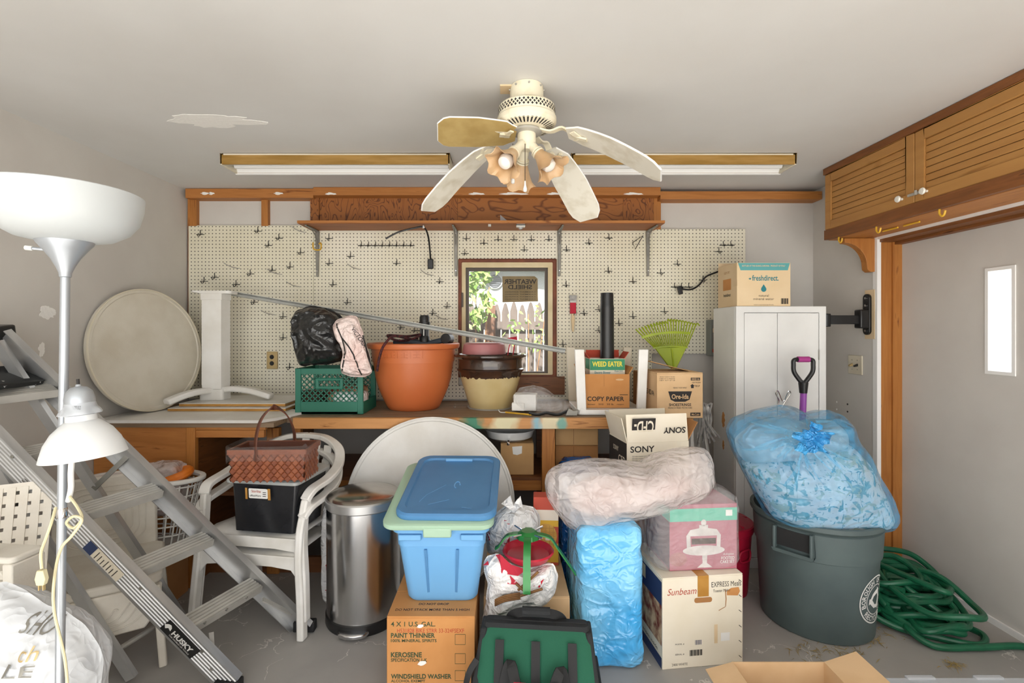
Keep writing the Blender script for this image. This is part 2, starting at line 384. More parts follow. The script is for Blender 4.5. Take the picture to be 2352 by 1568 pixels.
M['lime'] = mat('lime_rake', '#a2b31c', .45, col2='#8ea018', nscale=6)
M['purple'] = mat('purple_shaft', '#9a4fae', .35)
M['magenta'] = mat('magenta_grip', '#a83a86', .5)
M['orange'] = mat('orange_plastic', '#e07a22', .5)
M['redfab'] = mat('red_fabric', '#c02a3f', .8)
M['yellow'] = mat('yellow_vinyl', '#e0b033', .45)
M['red'] = mat('red_plastic', '#c01f38', .3, coat=.2)
M['green'] = mat('green_metal', '#1f7a34', .3, .2, coat=.3)
M['pinkbox'] = mat('pink_photo_box', '#bb7080', .5, col2='#ad6173', nscale=3)
M['pinkdk'] = mat('dark_pink_photo_box', '#7e5561', .5)
M['mintprint'] = mat('mint_print', '#58bfa4', .6)
M['silverprint'] = mat('silver_print', '#c7c1be', .5, col2='#e8e4e0', nscale=14)
M['navy'] = mat('navy_print', '#2c3d66', .6)
M['foodprint'] = mat('food_photo_print', '#7a2f1f', .6, col2='#d9bb95', nscale=18, lo=.4, hi=.62)
M['waffle'] = mat('waffle_print', '#c98d3c', .6, col2='#e0b35e', nscale=22)
M['eggored'] = mat('red_carton', '#c8513d', .6)
M['eggowhite'] = mat('white_carton', '#f2e4d3', .6)
M['eggoyel'] = mat('yellow_carton', '#e9b63a', .6)
M['weedgreen'] = mat('green_carton_print', '#3d8f68', .7)
M['weedyel'] = mat('yellow_print', '#ecdb4e', .7)
M['cord'] = mat('ivory_cord', '#d6cda8', .5)
M['lampsilver'] = mat('satin_silver_paint', '#aeb3b9', .35, .55)
M['shade'] = mat('white_lamp_shade', '#c0c4c5', .35, sss=.3)
M['shade2'] = mat('white_reading_shade', '#dadcdd', .35)
M['track'] = mat('grey_track_metal', '#cfd0cc', .45, .1, col2='#bcbdb8', nscale=8)
M['fabricw'] = mat('mop_yarn', '#8f8d8a', .9, col2='#b3b1ad', nscale=30)
M['clearplastic'] = mat('clear_bin_plastic', '#d5d9de', .2, alpha=.45, coat=.3)
M['greylid'] = mat('translucent_grey_lid', '#b9bcba', .3, alpha=.8, coat=.3)
M['blacktote'] = mat('black_tote', '#1c1d20', .25, col2='#25262a', nscale=5)
M['handle'] = mat('brown_leather_handle', '#5e3423', .5)
M['basket'] = mat('brown_woven_strip', '#8a4a2c', .5, col2='#6f3820', nscale=8)
M['basket2'] = mat('light_woven_strip', '#9d5a38', .5, col2='#804427', nscale=8)
M['twig'] = mat('wicker_twig', '#8a6238', .7, col2='#5f3f20', nscale=12)
M['straw'] = mat('dry_grass', '#a08a52', .9)
M['knob'] = mat('white_porcelain_knob', '#e9e6dd', .25)
M['fence'] = mat('weathered_fence', '#463d36', .9, col2='#544a42', nscale=5, stretch=(4,4,.5))
M['fencepost'] = mat('fence_post_brown', '#553a28', .9)
M['siding'] = mat('house_siding', '#9c9d9d', .8)
M['roof'] = mat('roof_shingle', '#5d6064', .9)
M['leaf'] = mat('shrub_leaf', '#5c7a35', .6, col2='#86a04e', nscale=9)
M['ground'] = mat('outdoor_ground', '#c4c1ba', .95, col2='#b8b5ad', nscale=3)
M['lawn'] = mat('dark_lawn', '#3d4a2c', .95)
M['glass'] = mat('window_glass', '#ffffff', .02, alpha=.06, spec=.3)
M['casing'] = mat('red_brown_casing', '#7a3f22', .6, col2='#5f2d17', nscale=12)
M['vinyl'] = mat('cream_window_frame', '#d6c59f', .5, col2='#c8b589', nscale=9)
M['bronze'] = mat('bronze_sash', '#4e4238', .5)
M['kraft'] = mat('faded_sticker', '#8d7c5c', .8, col2='#7d6c4d', nscale=8)
M['brassplate'] = mat('brass_cover_plate', '#c0a878', .4, .3)
def floormat():
    m = mat('grey_painted_concrete', '#9b9895', .55, col2='#b0ada8', nscale=2.2, lo=.3, hi=.7, bump=.05, bscale=40, detail=8); nt = m.node_tree; b = nt.nodes['Principled BSDF']
    tc = [n for n in nt.nodes if n.type == 'TEX_COORD'][0]; rp = [n for n in nt.nodes if n.type == 'VALTORGB'][0]
    w = nt.nodes.new('ShaderNodeTexNoise'); w.inputs['Scale'].default_value = 3; w.inputs['Detail'].default_value = 6
    nt.links.new(tc.outputs['Object'], w.inputs['Vector'])
    ad = nt.nodes.new('ShaderNodeMixRGB'); ad.blend_type = 'LINEAR_LIGHT'; ad.inputs[0].default_value = .35
    nt.links.new(tc.outputs['Object'], ad.inputs[1]); nt.links.new(w.outputs['Color'], ad.inputs[2])
    vo = nt.nodes.new('ShaderNodeTexVoronoi'); vo.feature = 'DISTANCE_TO_EDGE'; vo.inputs['Scale'].default_value = 1.7
    nt.links.new(ad.outputs[0], vo.inputs['Vector'])
    lt = nt.nodes.new('ShaderNodeMath'); lt.operation = 'LESS_THAN'; lt.inputs[1].default_value = .0035; nt.links.new(vo.outputs['Distance'], lt.inputs[0])
    n2 = nt.nodes.new('ShaderNodeTexNoise'); n2.inputs['Scale'].default_value = 4; nt.links.new(tc.outputs['Object'], n2.inputs['Vector'])
    gt = nt.nodes.new('ShaderNodeMath'); gt.operation = 'GREATER_THAN'; gt.inputs[1].default_value = .5; nt.links.new(n2.outputs[0], gt.inputs[0])
    mu = nt.nodes.new('ShaderNodeMath'); mu.operation = 'MULTIPLY'; nt.links.new(lt.outputs[0], mu.inputs[0]); nt.links.new(gt.outputs[0], mu.inputs[1])
    mx = nt.nodes.new('ShaderNodeMixRGB'); nt.links.new(mu.outputs[0], mx.inputs[0]); nt.links.new(rp.outputs[0], mx.inputs[1]); mx.inputs[2].default_value = hx('#cfccc6')
    nt.links.new(mx.outputs[0], b.inputs['Base Color']); return m
M['floor'] = floormat()
def pegmat():
    m = mat('white_pegboard', '#e9e4d2', .6, col2='#dfd8c0', nscale=2.2); nt = m.node_tree; b = nt.nodes['Principled BSDF']
    tc = [n for n in nt.nodes if n.type == 'TEX_COORD'][0]; rp = [n for n in nt.nodes if n.type == 'VALTORGB'][0]
    sx = nt.nodes.new('ShaderNodeSeparateXYZ'); nt.links.new(tc.outputs['Object'], sx.inputs[0]); ds = []
    for k in ('X', 'Z'):
        d = nt.nodes.new('ShaderNodeMath'); d.operation = 'DIVIDE'; d.inputs[1].default_value = .0254; nt.links.new(sx.outputs[k], d.inputs[0])
        f = nt.nodes.new('ShaderNodeMath'); f.operation = 'FLOORED_MODULO'; f.inputs[1].default_value = 1; nt.links.new(d.outputs[0], f.inputs[0])
        s = nt.nodes.new('ShaderNodeMath'); s.operation = 'SUBTRACT'; s.inputs[1].default_value = .5; nt.links.new(f.outputs[0], s.inputs[0])
        q = nt.nodes.new('ShaderNodeMath'); q.operation = 'MULTIPLY'; nt.links.new(s.outputs[0], q.inputs[0]); nt.links.new(s.outputs[0], q.inputs[1]); ds.append(q)
    a = nt.nodes.new('ShaderNodeMath'); nt.links.new(ds[0].outputs[0], a.inputs[0]); nt.links.new(ds[1].outputs[0], a.inputs[1])
    lt = nt.nodes.new('ShaderNodeMath'); lt.operation = 'LESS_THAN'; lt.inputs[1].default_value = .0225; nt.links.new(a.outputs[0], lt.inputs[0])
    mx = nt.nodes.new('ShaderNodeMixRGB'); nt.links.new(lt.outputs[0], mx.inputs[0]); nt.links.new(rp.outputs[0], mx.inputs[1]); mx.inputs[2].default_value = hx('#2a2723')
    nt.links.new(mx.outputs[0], b.inputs['Base Color']); return m
M['peg'] = pegmat()
def fasciamat():
    m = wood('paint_splashed_pine', '#b9824a', '#c98f55', '#8a5524', 'x'); nt = m.node_tree; b = nt.nodes['Principled BSDF']
    tc = [n for n in nt.nodes if n.type == 'TEX_COORD'][0]; rp = [n for n in nt.nodes if n.type == 'VALTORGB'][0]; last = rp.outputs[0]
    for x0, wd, c, s in ((-.17,.2,'#3f7f63',11),(.02,.2,'#d9cfa8',9),(.25,.22,'#e0d3b0',8),(.19,.1,'#8db6c2',13),(.34,.07,'#7fae9f',15)):
        sx = nt.nodes.new('ShaderNodeSeparateXYZ'); nt.links.new(tc.outputs['Object'], sx.inputs[0])
        d = nt.nodes.new('ShaderNodeMath'); d.operation = 'SUBTRACT'; d.inputs[1].default_value = x0; nt.links.new(sx.outputs[0], d.inputs[0])
        ab = nt.nodes.new('ShaderNodeMath'); ab.operation = 'ABSOLUTE'; nt.links.new(d.outputs[0], ab.inputs[0])
        mr = nt.nodes.new('ShaderNodeMapRange'); mr.inputs[1].default_value = 0; mr.inputs[2].default_value = wd; mr.inputs[3].default_value = .45; mr.inputs[4].default_value = -.5; nt.links.new(ab.outputs[0], mr.inputs[0])
        nz = nt.nodes.new('ShaderNodeTexNoise'); nz.inputs['Scale'].default_value = s; nt.links.new(tc.outputs['Object'], nz.inputs['Vector'])
        su = nt.nodes.new('ShaderNodeMath'); nt.links.new(mr.outputs[0], su.inputs[0]); nt.links.new(nz.outputs[0], su.inputs[1])
        m2 = nt.nodes.new('ShaderNodeMapRange'); m2.inputs[1].default_value = .55; m2.inputs[2].default_value = .8; nt.links.new(su.outputs[0], m2.inputs[0])
        mx = nt.nodes.new('ShaderNodeMixRGB'); nt.links.new(m2.outputs[0], mx.inputs[0]); nt.links.new(last, mx.inputs[1]); mx.inputs[2].default_value = hx(c); last = mx.outputs[0]
    nt.links.new(last, b.inputs['Base Color']); return m
M['fascia'] = fasciamat()
def floral():
    m = mat('floral_comforter', '#eef2f2', .8, bump=.15, bscale=12); nt = m.node_tree; b = nt.nodes['Principled BSDF']
    tc = [n for n in nt.nodes if n.type == 'TEX_COORD'][0]; last = None
    for s, th, c, st in ((11,.59,'#8fb3b4',(1,1,2.2)),(15,.61,'#6f9fa6',(2.2,1,1)),(18,.59,'#c3cfbb',(1,1,1)),(30,.65,'#4f8c9c',(1,1,2.6))):
        mp = nt.nodes.new('ShaderNodeMapping'); mp.inputs['Scale'].default_value = st; mp.inputs['Rotation'].default_value = (0, s, 0); nt.links.new(tc.outputs['Object'], mp.inputs[0])
        nz = nt.nodes.new('ShaderNodeTexNoise'); nz.inputs['Scale'].default_value = s; nz.inputs['Detail'].default_value = 1.5; nz.inputs['Distortion'].default_value = 1.2; nt.links.new(mp.outputs[0], nz.inputs['Vector'])
        r2 = nt.nodes.new('ShaderNodeMapRange'); r2.inputs[1].default_value = th; r2.inputs[2].default_value = th+.03; nt.links.new(nz.outputs[0], r2.inputs[0])
        mx = nt.nodes.new('ShaderNodeMixRGB'); nt.links.new(r2.outputs[0], mx.inputs[0]); mx.inputs[2].default_value = hx(c)
        if last: nt.links.new(last, mx.inputs[1])
        else: mx.inputs[1].default_value = hx('#eef2f2')
        last = mx.outputs[0]
    nt.links.new(last, b.inputs['Base Color']); return m
M['floral'] = floral()
# ---------------------------------------------------------------- setting
XL, XR, XP, YB, ZC, YJ = -2.28, 2.245, 2.385, 3.57, 2.432, 2.957
YD = -1.7                                   # the open garage doorway, behind the camera
struct('floor', gbox(XL-.1, XP+.1, YD, YB+.1, -.12, 0), M['floor'])
struct('ceiling', gbox(XL-.1, XP+.1, YD, YB+.1, ZC, ZC+.15), M['ceil'])
struct('wall_left', gbox(XL-.1, XL, YD, YB, 0, ZC), M['wall'])
WX0, WX1, WZ0, WZ1 = px(1053,3.54), px(1278,3.54), pz(866,3.54), pz(595,3.54)
struct('wall_back', gring(XL-.1, XP+.1, 0, ZC, WX0+.01, WX1-.01, WZ0+.01, WZ1-.01, YB, YB+.1), M['wall'])
struct('wall_right', gbox(XR, XP+.1, YJ+.03, YB, 0, ZC), M['wall'])
struct('wall_above_opening', gbox(XR, XP+.1, YD, YJ+.03, 1.99, ZC), M['wall'])
# recessed gray panel (closed-in side door opening) with a narrow window
sy0, sy1, sz0, sz1 = XP*FPX/(2328-CX), XP*FPX/(2270-CX), 1.225, 1.72
g = gring(YD, YJ+.02, 0, 1.99, sy0, sy1, sz0, sz1, 0, .045)
g = ([(XP+y, x, z) for x, y, z in g[0]], g[1])
struct('door_1', g, M['wall'])
g = gring(sy0-.012, sy1+.012, sz0-.012, sz1+.012, sy0+.004, sy1-.004, sz0+.004, sz1-.004, -.006, .05)
w2 = struct('window_2', ([(XP+y, x, z) for x, y, z in g[0]], g[1]), M['paintwhite'])
ob('pane', gbox(XP+.02, XP+.024, sy0, sy1, sz0, sz1), M['glass'], w2)
struct('baseboard_right', gbox(XP-.012, XP, YD, YJ, 0, .03), M['paintwhite'])
# jamb and header of the opening
t1 = struct('trim_1', gbox(XR+.02, XR+.085, YJ, YJ+.03, 0, 1.985), M['oakz'])
ob('door_stop', gbox(XR+.085, XP, YJ-.012, YJ+.03, 0, 1.965), M['oakz'], t1)
ob('drywall_edge', gbox(XR-.004, XR+.02, YJ-.004, YJ+.03, 0, 1.985), M['paintwhite'], t1)
t2 = struct('trim_2', gbox(XR+.012, XP, YD, YJ, 1.955, 1.99), M['dkwoody'])
ob('drywall_edge', gbox(XR-.003, XR+.012, YD, YJ, 1.972, 1.99), M['paintwhite'], t2)
ob('door_stop', gbox(XP-.045, XP, YD, YJ-.012, 1.94, 1.955), M['dkwoody'], t2)
# outside world
struct('ground', join(gbox(-9, 9, -12, YD, -.2, -.02)), M['ground'])
struct('yard', gbox(-9, 9, 3.68, 16, -.2, -.02), M['lawn'])
struct('side_yard', gbox(2.5, 9, YD, 3.68, -.2, -.02), M['ground'])
# wall patches
def blotch(name, cpx, Yor, rx, rz, mat_, parent, plane, seed, n=40):
    pts = []
    for k in range(n):
        a = 2*pi*k/n; r = 1 + .55*noise.noise(Vector((cos(a)*1.6, sin(a)*1.6, seed)))+.25*noise.noise(Vector((cos(a)*5, sin(a)*5, seed)))
        pts.append((rx*r*cos(a), rz*r*sin(a)))
    c = Vector(cpx)
    if plane == 'ceil': g = gpris([(c.x+p, c.y+q) for p, q in pts], c.z-.0015, c.z, 'z')
    else: g = gpris([(c.y+p, c.z+q) for p, q in pts], c.x, c.x+.0015, 'x')
    return ob(name, g, mat_, parent, smooth=0)
cl = bpy.data.objects['ceiling']; wl = bpy.data.objects['wall_left']
for x, y, rx, rz, s in ((500,278,.19,.065,2.2),):
    Y = FPX*(ZC-CH)/(CY-y); blotch('plaster_patch', (px(x,Y), Y, ZC), 0, rx, rz, M['plaster'], cl, 'ceil', s)
for x, y, rx, rz, s in ((108,718,.045,.03,5),(96,802,.018,.03,6)):
    Y = XL*FPX/(x-CX); blotch('plaster_patch', (XL, Y, pz(y,Y)), 0, rx, rz, M['plaster'], wl, 'wall', s)
# ---------------------------------------------------------------- back wall wood
t3 = struct('trim_3', gbox(px(430,3.5), px(722,3.5), 3.48, YB, pz(456,3.5), ZC-.004), M['oak'])
for x0, x1 in ((432,452),(601,616)):
    ob('batten', gbox(px(x0,3.54), px(x1,3.54), 3.535, YB, pz(519,3.54), pz(455,3.54)), M['oakz'], t3)
for x, w in ((472,.03),(486,.02),(640,.03)):
    blotch('paint_scuff', (0,0,0), 0, .001, .001, M['plaster'], t3, 'ceil', 1) if 0 else ob('paint_scuff', gpris([(px(x,3.48)+w*cos(2*pi*k/14)*(1+.3*sin(3*k)), pz(444,3.48)+.009*sin(2*pi*k/14)*(1+.3*cos(5*k))) for k in range(14)], 3.4785, 3.48, 'y'), M['plaster'], t3, smooth=0)
t4 = struct('trim_4', gbox(px(722,3.47), px(1515,3.47), 3.45, YB, pz(450,3.47), ZC-.003), M['oak'])
for x, w in ((760,.035),(1095,.05),(1180,.09),(1275,.05),(1455,.06)):
    ob('paint_scuff', gpris([(px(x,3.45)+w*cos(2*pi*k/16)*(1+.3*sin(3*k)), pz(445,3.45)+.008*sin(2*pi*k/16)*(1+.4*cos(5*k))) for k in range(16)], 3.4485, 3.45, 'y'), M['plaster'], t4, smooth=0)
t5 = struct('trim_5', gbox(px(1515,3.48), px(1884,3.48), 3.46, YB, pz(459,3.48), pz(441,3.48)), M['oak'])
t6 = struct('trim_6', gbox(px(715,3.54), px(735,3.54), 3.52, YB, pz(510,3.54), pz(449,3.54)), M['plyz'])
for x0, x1, mm in ((735.3,1051,'plyz'),(1051.5,1430,'plyx'),(1430.5,1500,'plyz'),(1500.5,1517,'oakz')):
    ob('plywood_board', gbox(px(x0,3.54), px(x1,3.54), 3.53, YB, pz(527 if x0 > 1495 else 512,3.54), pz(449,3.54)), M[mm], t6)
# ---------------------------------------------------------------- window in the back wall
wn = struct('window_1', gring(WX0, WX1, WZ0, WZ1, px(1061,3.54), px(1269,3.54), pz(860,3.54), pz(603,3.54), 3.515, 3.66), M['casing'], bevel=.006)
ob('window_frame', gring(px(1061,3.54), px(1269,3.54), pz(860,3.54), pz(603,3.54), px(1069,3.54), px(1260,3.54), pz(857,3.54), pz(613,3.54), 3.525, 3.65), M['vinyl'], wn)
ob('inner_frame', gring(px(1066,3.54), px(1263,3.54), pz(858,3.54), pz(609,3.54), px(1070,3.54), px(1258,3.54), pz(856.5,3.54), pz(615,3.54), 3.52, 3.53), M['vinyl'], wn)
ob('sash', gring(px(1070,3.55), px(1259,3.55), pz(857,3.55), pz(614,3.55), px(1077,3.55), px(1251,3.55), pz(853,3.55), pz(622,3.55), 3.545, 3.58), M['bronze'], wn)
ob('pane', gbox(px(1077,3.56), px(1251,3.56), 3.562, 3.565, pz(854,3.56), pz(622,3.56)), M['glass'], wn)
ob('crank_latch', gbox(px(1060,3.52), px(1064,3.52), 3.505, 3.52, pz(705,3.52), pz(672,3.52)), M['bronze'], wn, bevel=.002)
ob('window_sill', gbox(px(1180,3.54), px(1296,3.54), 3.515, YB, pz(905,3.54), pz(864,3.54)), M['dkwood'], wn)
st = ob('sticker', gpris([(px(x,3.556), pz(y,3.556)) for x, y in ((1154,634),(1228,634),(1235,640),(1236,692),(1154,694))], 3.5595, 3.561), M['kraft'], wn, smooth=0)
def wtxt(s, x0, x1, y0, y1, b=.02):
    Y = 3.559; g = fit(textgeo(s, b), px(x1,Y)-px(x0,Y), pz(y0,Y)-pz(y1,Y)); g = [(-v[0], v[1], 0) for v in g[0]], g[1]
    o = ob('lettering', g, M['ink'], st, (px((x0+x1)/2,Y), Y, pz((y0+y1)/2,Y)), smooth=0, recalc=False); o.rotation_euler = FACE['front']
wtxt('WEATHER', 1158, 1232, 641, 652); wtxt('SHIELD', 1167, 1222, 654, 664)
for k in range(4): wtxt('CASEMENT AWNING', 1160, 1230, 669+5.5*k, 671.5+5.5*k, .005)
# ---------------------------------------------------------------- outdoors seen through the window
fn = thing('picket_fence', 'weathered grey picket fence seen through the window', 'fence', (0, 6, 0))
for k in range(-13, 15):
    x = k*.103+.02; h = 1.76+.02*sin(k*2.3)
    ob('picket', gpris([(x-.045,-.1),(x+.045,-.1),(x+.045,h-.12),(x+.018,h-.02),(x,h),(x-.018,h-.02),(x-.045,h-.12)], -.012, .012), M['fence'], fn, smooth=0)
for z in (1.48, .5): ob('rail', gbox(-1.4, 1.5, -.06, -.013, z-.05, z+.05), M['fence'], fn)
ob('post', gbox(-.22, -.1, -.14, -.061, -.1, 1.72), M['fencepost'], fn)
hs = thing('neighbour_house', 'pale house gable with round vent beyond the fence', 'house', (0, 11, 0))
ob('gable_wall', gpris([(-6,-.2),(5.5,-.2),(5.5,2.2),(px(1140,11),2.85),(-6,-.9+1.6)], 0, .3), M['siding'], hs, smooth=0)
ob('roof', join(gsweep([(-6,-.1,.55),(px(1140,11),-.1,2.9)], .6, .12, (0,0,1)), gsweep([(px(1140,11),-.1,2.9),(5.5,-.1,2.25)], .6, .12, (0,0,1))), M['roof'], hs, smooth=0)
vt = ob('round_vent', mv(rot(glathe([(0,-.02),(.15,-.02),(.15,.02),(.17,.02),(.17,0)], 32), R(90), 'X'), (px(1137,11), -.03, pz(646,11))), M['siding'], hs)
for k in range(-3, 4): ob('louvre', gbox(px(1137,11)-.14*cos(k*.38), px(1137,11)+.14*cos(k*.38), -.07, -.04, pz(646,11)+k*.042-.008, pz(646,11)+k*.042+.008), M['roof'], vt)
def shrub(name, label, c, rr, n, sz, seed):
    rnd = random.Random(seed); t = thing(name, label, 'shrub', (c[0], c[1], -.02)); V, F = [], []
    for k in range(n):
        d = Vector((rnd.gauss(0,1), rnd.gauss(0,.7), rnd.gauss(0,1))); d.normalize(); p = Vector((d.x*rr[0], d.y*rr[1], d.z*rr[2]))*rnd.uniform(.4,1)+Vector((0,0,c[2]))
        a = Vector((rnd.gauss(0,1), rnd.gauss(0,1), rnd.gauss(0,1))).normalized(); b = a.cross(Vector((rnd.gauss(0,1),1,rnd.gauss(0,1)))).normalized(); n_ = len(V)
        V += [p-a*sz, p+b*sz*.4, p+a*sz, p-b*sz*.4]; F.append((n_, n_+1, n_+2, n_+3))
    o = ob('foliage', (V, F), M['leaf'], t, smooth=0, recalc=False); o['kind'] = 'stuff'
    ob('stem', join(*[gtube(spl([(0,0,0),(.1*sin(k),.05*cos(k),c[2]*.6),(rr[0]*.7*sin(k*2),.1*cos(k),c[2]+rr[2]*.6)],4),.006,5) for k in range(2)]), M['twig'], t)
shrub('climbing_shrub', 'leafy green climbing shrub at left over the fence outside', (px(1092,5.5), 5.5, 1.75), (.24,.2,.3), 150, .06, 3)
shrub('thin_vine', 'sparse vine across the pickets at right outside the window', (px(1215,5.6), 5.6, 1.45), (.3,.1,.3), 60, .04, 5)
shrub('leafy_tree', 'tree crown beside the neighbouring house, upper left of window', (px(1085,9), 9, 2.6), (.5,.4,.5), 300, .1, 8)
# ---------------------------------------------------------------- pegboards and hooks
tag(ob('pegboard', gbox(px(433,3.54), px(719.6,3.54), 3.54, YB-.002, .935, pz(517.5,3.54)), M['peg']), 'tall white pegboard panel at the left end of back wall', 'pegboard')
tag(ob('pegboard', gring(px(720.4,3.54), px(1497,3.54), .93, pz(513,3.54), WX0-.001, WX1+.001, WZ0-.06, WZ1+.001, 3.54, YB-.002), M['peg']), 'wide white pegboard sheet surrounding the window', 'pegboard')
tag(ob('pegboard', gbox(px(1497.6,3.537), px(1712,3.537), 3.537, YB-.002, pz(812,3.537), pz(526,3.537)), M['peg']), 'white pegboard panel at right behind the metal cabinet', 'pegboard')
ob('dark_edge', gbox(px(431.5,3.54), px(433,3.54), 3.538, YB-.002, .935, pz(517.5,3.54)), M['dkwood'], bpy.data.objects['pegboard'])
hk = [(400+x/4.356, 400+y/4.356) for x, y in ((262,602),(838,570),(1048,640),(943,712),(1265,785),(1160,927),(980,960),(762,997),(405,1030),(300,1070),(620,1103),(800,1280),(1090,1425),(1550,643),(1765,822),(1552,893),(1590,1105),(1735,1283))]
hk += [(860+x/4.356, 400+y/4.356) for x, y in ((225,893),(655,1075),(728,1322),(585,1390),(265,1530),(905,793),(920,645),(1095,690),(1237,655),(1395,653),(1570,655),(1745,653),(1500,757),(1922,757),(1918,1110))]
hk += [(1240+x/4.356, 480+y/4.356) for x, y in ((490,340),(690,290),(685,622),(930,725),(440,1043),(790,1145),(930,1075),(590,1005),(590,1215),(230,1355),(335,1040),(1208,640),(1375,550),(1630,710),(1245,1025),(895,1420),(1790,425))]
hk += [(400+x/3.733, 740+y/3.733) for x, y in ((935,133),(990,385))]
hook = ob('pegboard_hook', join(gtube([(-.028,0,0),(.028,0,0)],.0024,6), gtube(spl([(0,-.002,.032),(0,-.003,0),(0,-.01,-.012),(0,-.03,-.016),(0,-.038,-.006)],4),.0024,6)), M['wire'])
long_ = ob('pegboard_long_prong', gtube(spl([(-.03,-.06,.03),(0,-.03,.008),(.035,0,0),(.05,0,0)],5),.003,6), M['alumd'])
for i, (x, y) in enumerate(hk):
    o = hook if i == 0 else hook.copy()
    if i: COL.objects.link(o)
    o.location = (px(x,3.535), 3.535, pz(y,3.535)); zn = 'left-end pegboard panel' if x < 720 else ('pegboard left of the window' if x < 1050 else ('pegboard above or right of the window' if x < 1497 else 'right-hand pegboard panel')); tag(o, 'small black cross-shaped wire hook stuck in the '+zn, 'hook', 'black hooks on the '+zn)
for i, (x, y) in enumerate(((400+585/4.356,400+940/4.356),(400+1010/4.356,400+1000/4.356),(400+1250/4.356,400+580/4.356),(400+1200/4.356,400+1125/4.356),(400+950/4.356,400+1405/4.356),(400+1800/4.356,400+950/4.356),(860+520/4.356,400+1010/4.356),(860+665/4.356,400+1450/4.356))):
    o = long_ if i == 0 else long_.copy()
    if i: COL.objects.link(o)
    o.location = (px(x,3.537), 3.537, pz(y,3.537)); tag(o, 'plain dull metal prong slanting out of the pegboard', 'hook', 'plain metal pegboard prongs')
def rail(x0, x1, y, n, label):
    Y = 3.532; t = thing('hook_rail', label, 'hook rail', (px((x0+x1)/2,Y), Y, pz(y,Y))); L = px(x1,Y)-px(x0,Y)
    ob('bar', gtube([(-L/2,0,0),(L/2,0,0)],.003,6), M['wire'], t)
    for k in range(n):
        x = -L/2+L*(k+.5)/n; ob('prong', gtube(spl([(x,0,.03),(x,-.002,0),(x,-.02,-.01),(x,-.03,0)],3),.0022,6), M['wire'], t)
rail(822, 952, 564, 8, 'long wire tool rail with many prongs under the shelf')
rail(1541, 1590, 659, 3, 'short wire rail where the black power cord hangs')
rail(1653, 1687, 563, 2, 'two-prong wire rail near top right of pegboard')
rail(945, 975, 759, 2, 'two-prong wire rail behind the orange planter')
# triangular wire holder
tag(ob('wire_holder', gtube([P(1453,557,3.53),P(1477,541,3.5),P(1459,572,3.5)],.003,6,closed=True), M['wire']), 'triangular bent wire holder beside the rightmost shelf bracket', 'hook')
# ---------------------------------------------------------------- shelf
sh = thing('wall_shelf', 'long red-brown wooden shelf on grey metal brackets', 'shelf', (0, 3.54, 2.14))
ob('board', gbox(px(683,3.29), px(1527,3.29), -.25, -.012, 0, .02), M['redwood'], sh, bevel=.002)
ob('front_strip', gbox(px(683,3.29), px(1527,3.29), -.254, -.25, .004, .02), M['oak'], sh)
for x, y in ((728,635),(1047,634),(1285,634),(1489,634)):
    X = px(x,3.52); L = 2.14-pz(y,3.52)
    b = ob('bracket', join(gsweep([(X,-.012,-.004),(X,-.012,-L)], [.03,.016], .012, (0,1,0)), gsweep([(X,-.012,-.006),(X,-.225,-.006)], [.03,.014], .01, (0,0,1)), gsweep(spl([(X,-.016,-.10),(X,-.04,-.05),(X,-.11,-.014)],5), .008, .006, (1,0,0))), M['grey_metal'], sh, bevel=.003)
    for z in (-.02, -L+.04): ob('screw', gcyl((X,-.019,z),(X,-.023,z),.004,8), M['chrome'], b)
ob('clip', gbox(px(1121,3.3), px(1128,3.3), -.24, -.225, -.018, -.0005), M['alumd'], sh, bevel=.002)
kb = thing('small_bracket_light', 'little white and black fitting screwed under the shelf', 'fitting', P(1196,522,3.31)); kb.location.z = 2.139
ob('body', gbox(-.03,.03,-.02,.02,-.02,-.0005), M['white'], kb, bevel=.004); ob('band', gbox(-.031,.031,-.021,.021,-.011,-.005), M['black'], kb)
ob('lens', mv(glathe([(0,-.03),(.012,-.024),(.017,-.01)],12),(0,0,-.008)), M['clearplastic'], kb)
tag(ob('clear_corner', gpris([(0,0),(.09,0),(.0,.075)], 0, .003), M['clearplastic'], loc=(px(1149,3.45), 3.45, 2.1605), smooth=0), 'clear triangular plastic scrap standing on the wall shelf', 'plastic scrap')
cd = thing('curved_cord', 'short black cord with flat plug hooked under the shelf', 'cord', P(973,525,3.33))
q = Vector(cd.location)
ob('cable', gtube(spl([P(886,548,3.32)-q,P(915,533,3.32)-q,P(950,524,3.33)-q,P(973,522,3.33)-q,P(984,545,3.4)-q,P(989,595,3.48)-q],6),.006,8), M['black'], cd)
ob('plug', mv(gbox(-.02,.02,-.012,.012,-.035,.035), P(989,606,3.49)-q), M['black'], cd, bevel=.006)
ob('cable_clip', mv(gbox(-.008,.008,-.008,.008,-.01,.012), P(973,521,3.33)-q), M['chrome'], cd, bevel=.003)
tag(ob('yellow_hook', gtube(spl([P(719,557,3.46),P(720,571,3.43),P(730,574,3.41),P(737,571,3.43),P(737,558,3.45),P(733,560,3.42)],5),.005,6), M['yellow']), 'small yellow vinyl hook looped on the leftmost shelf bracket', 'hook')
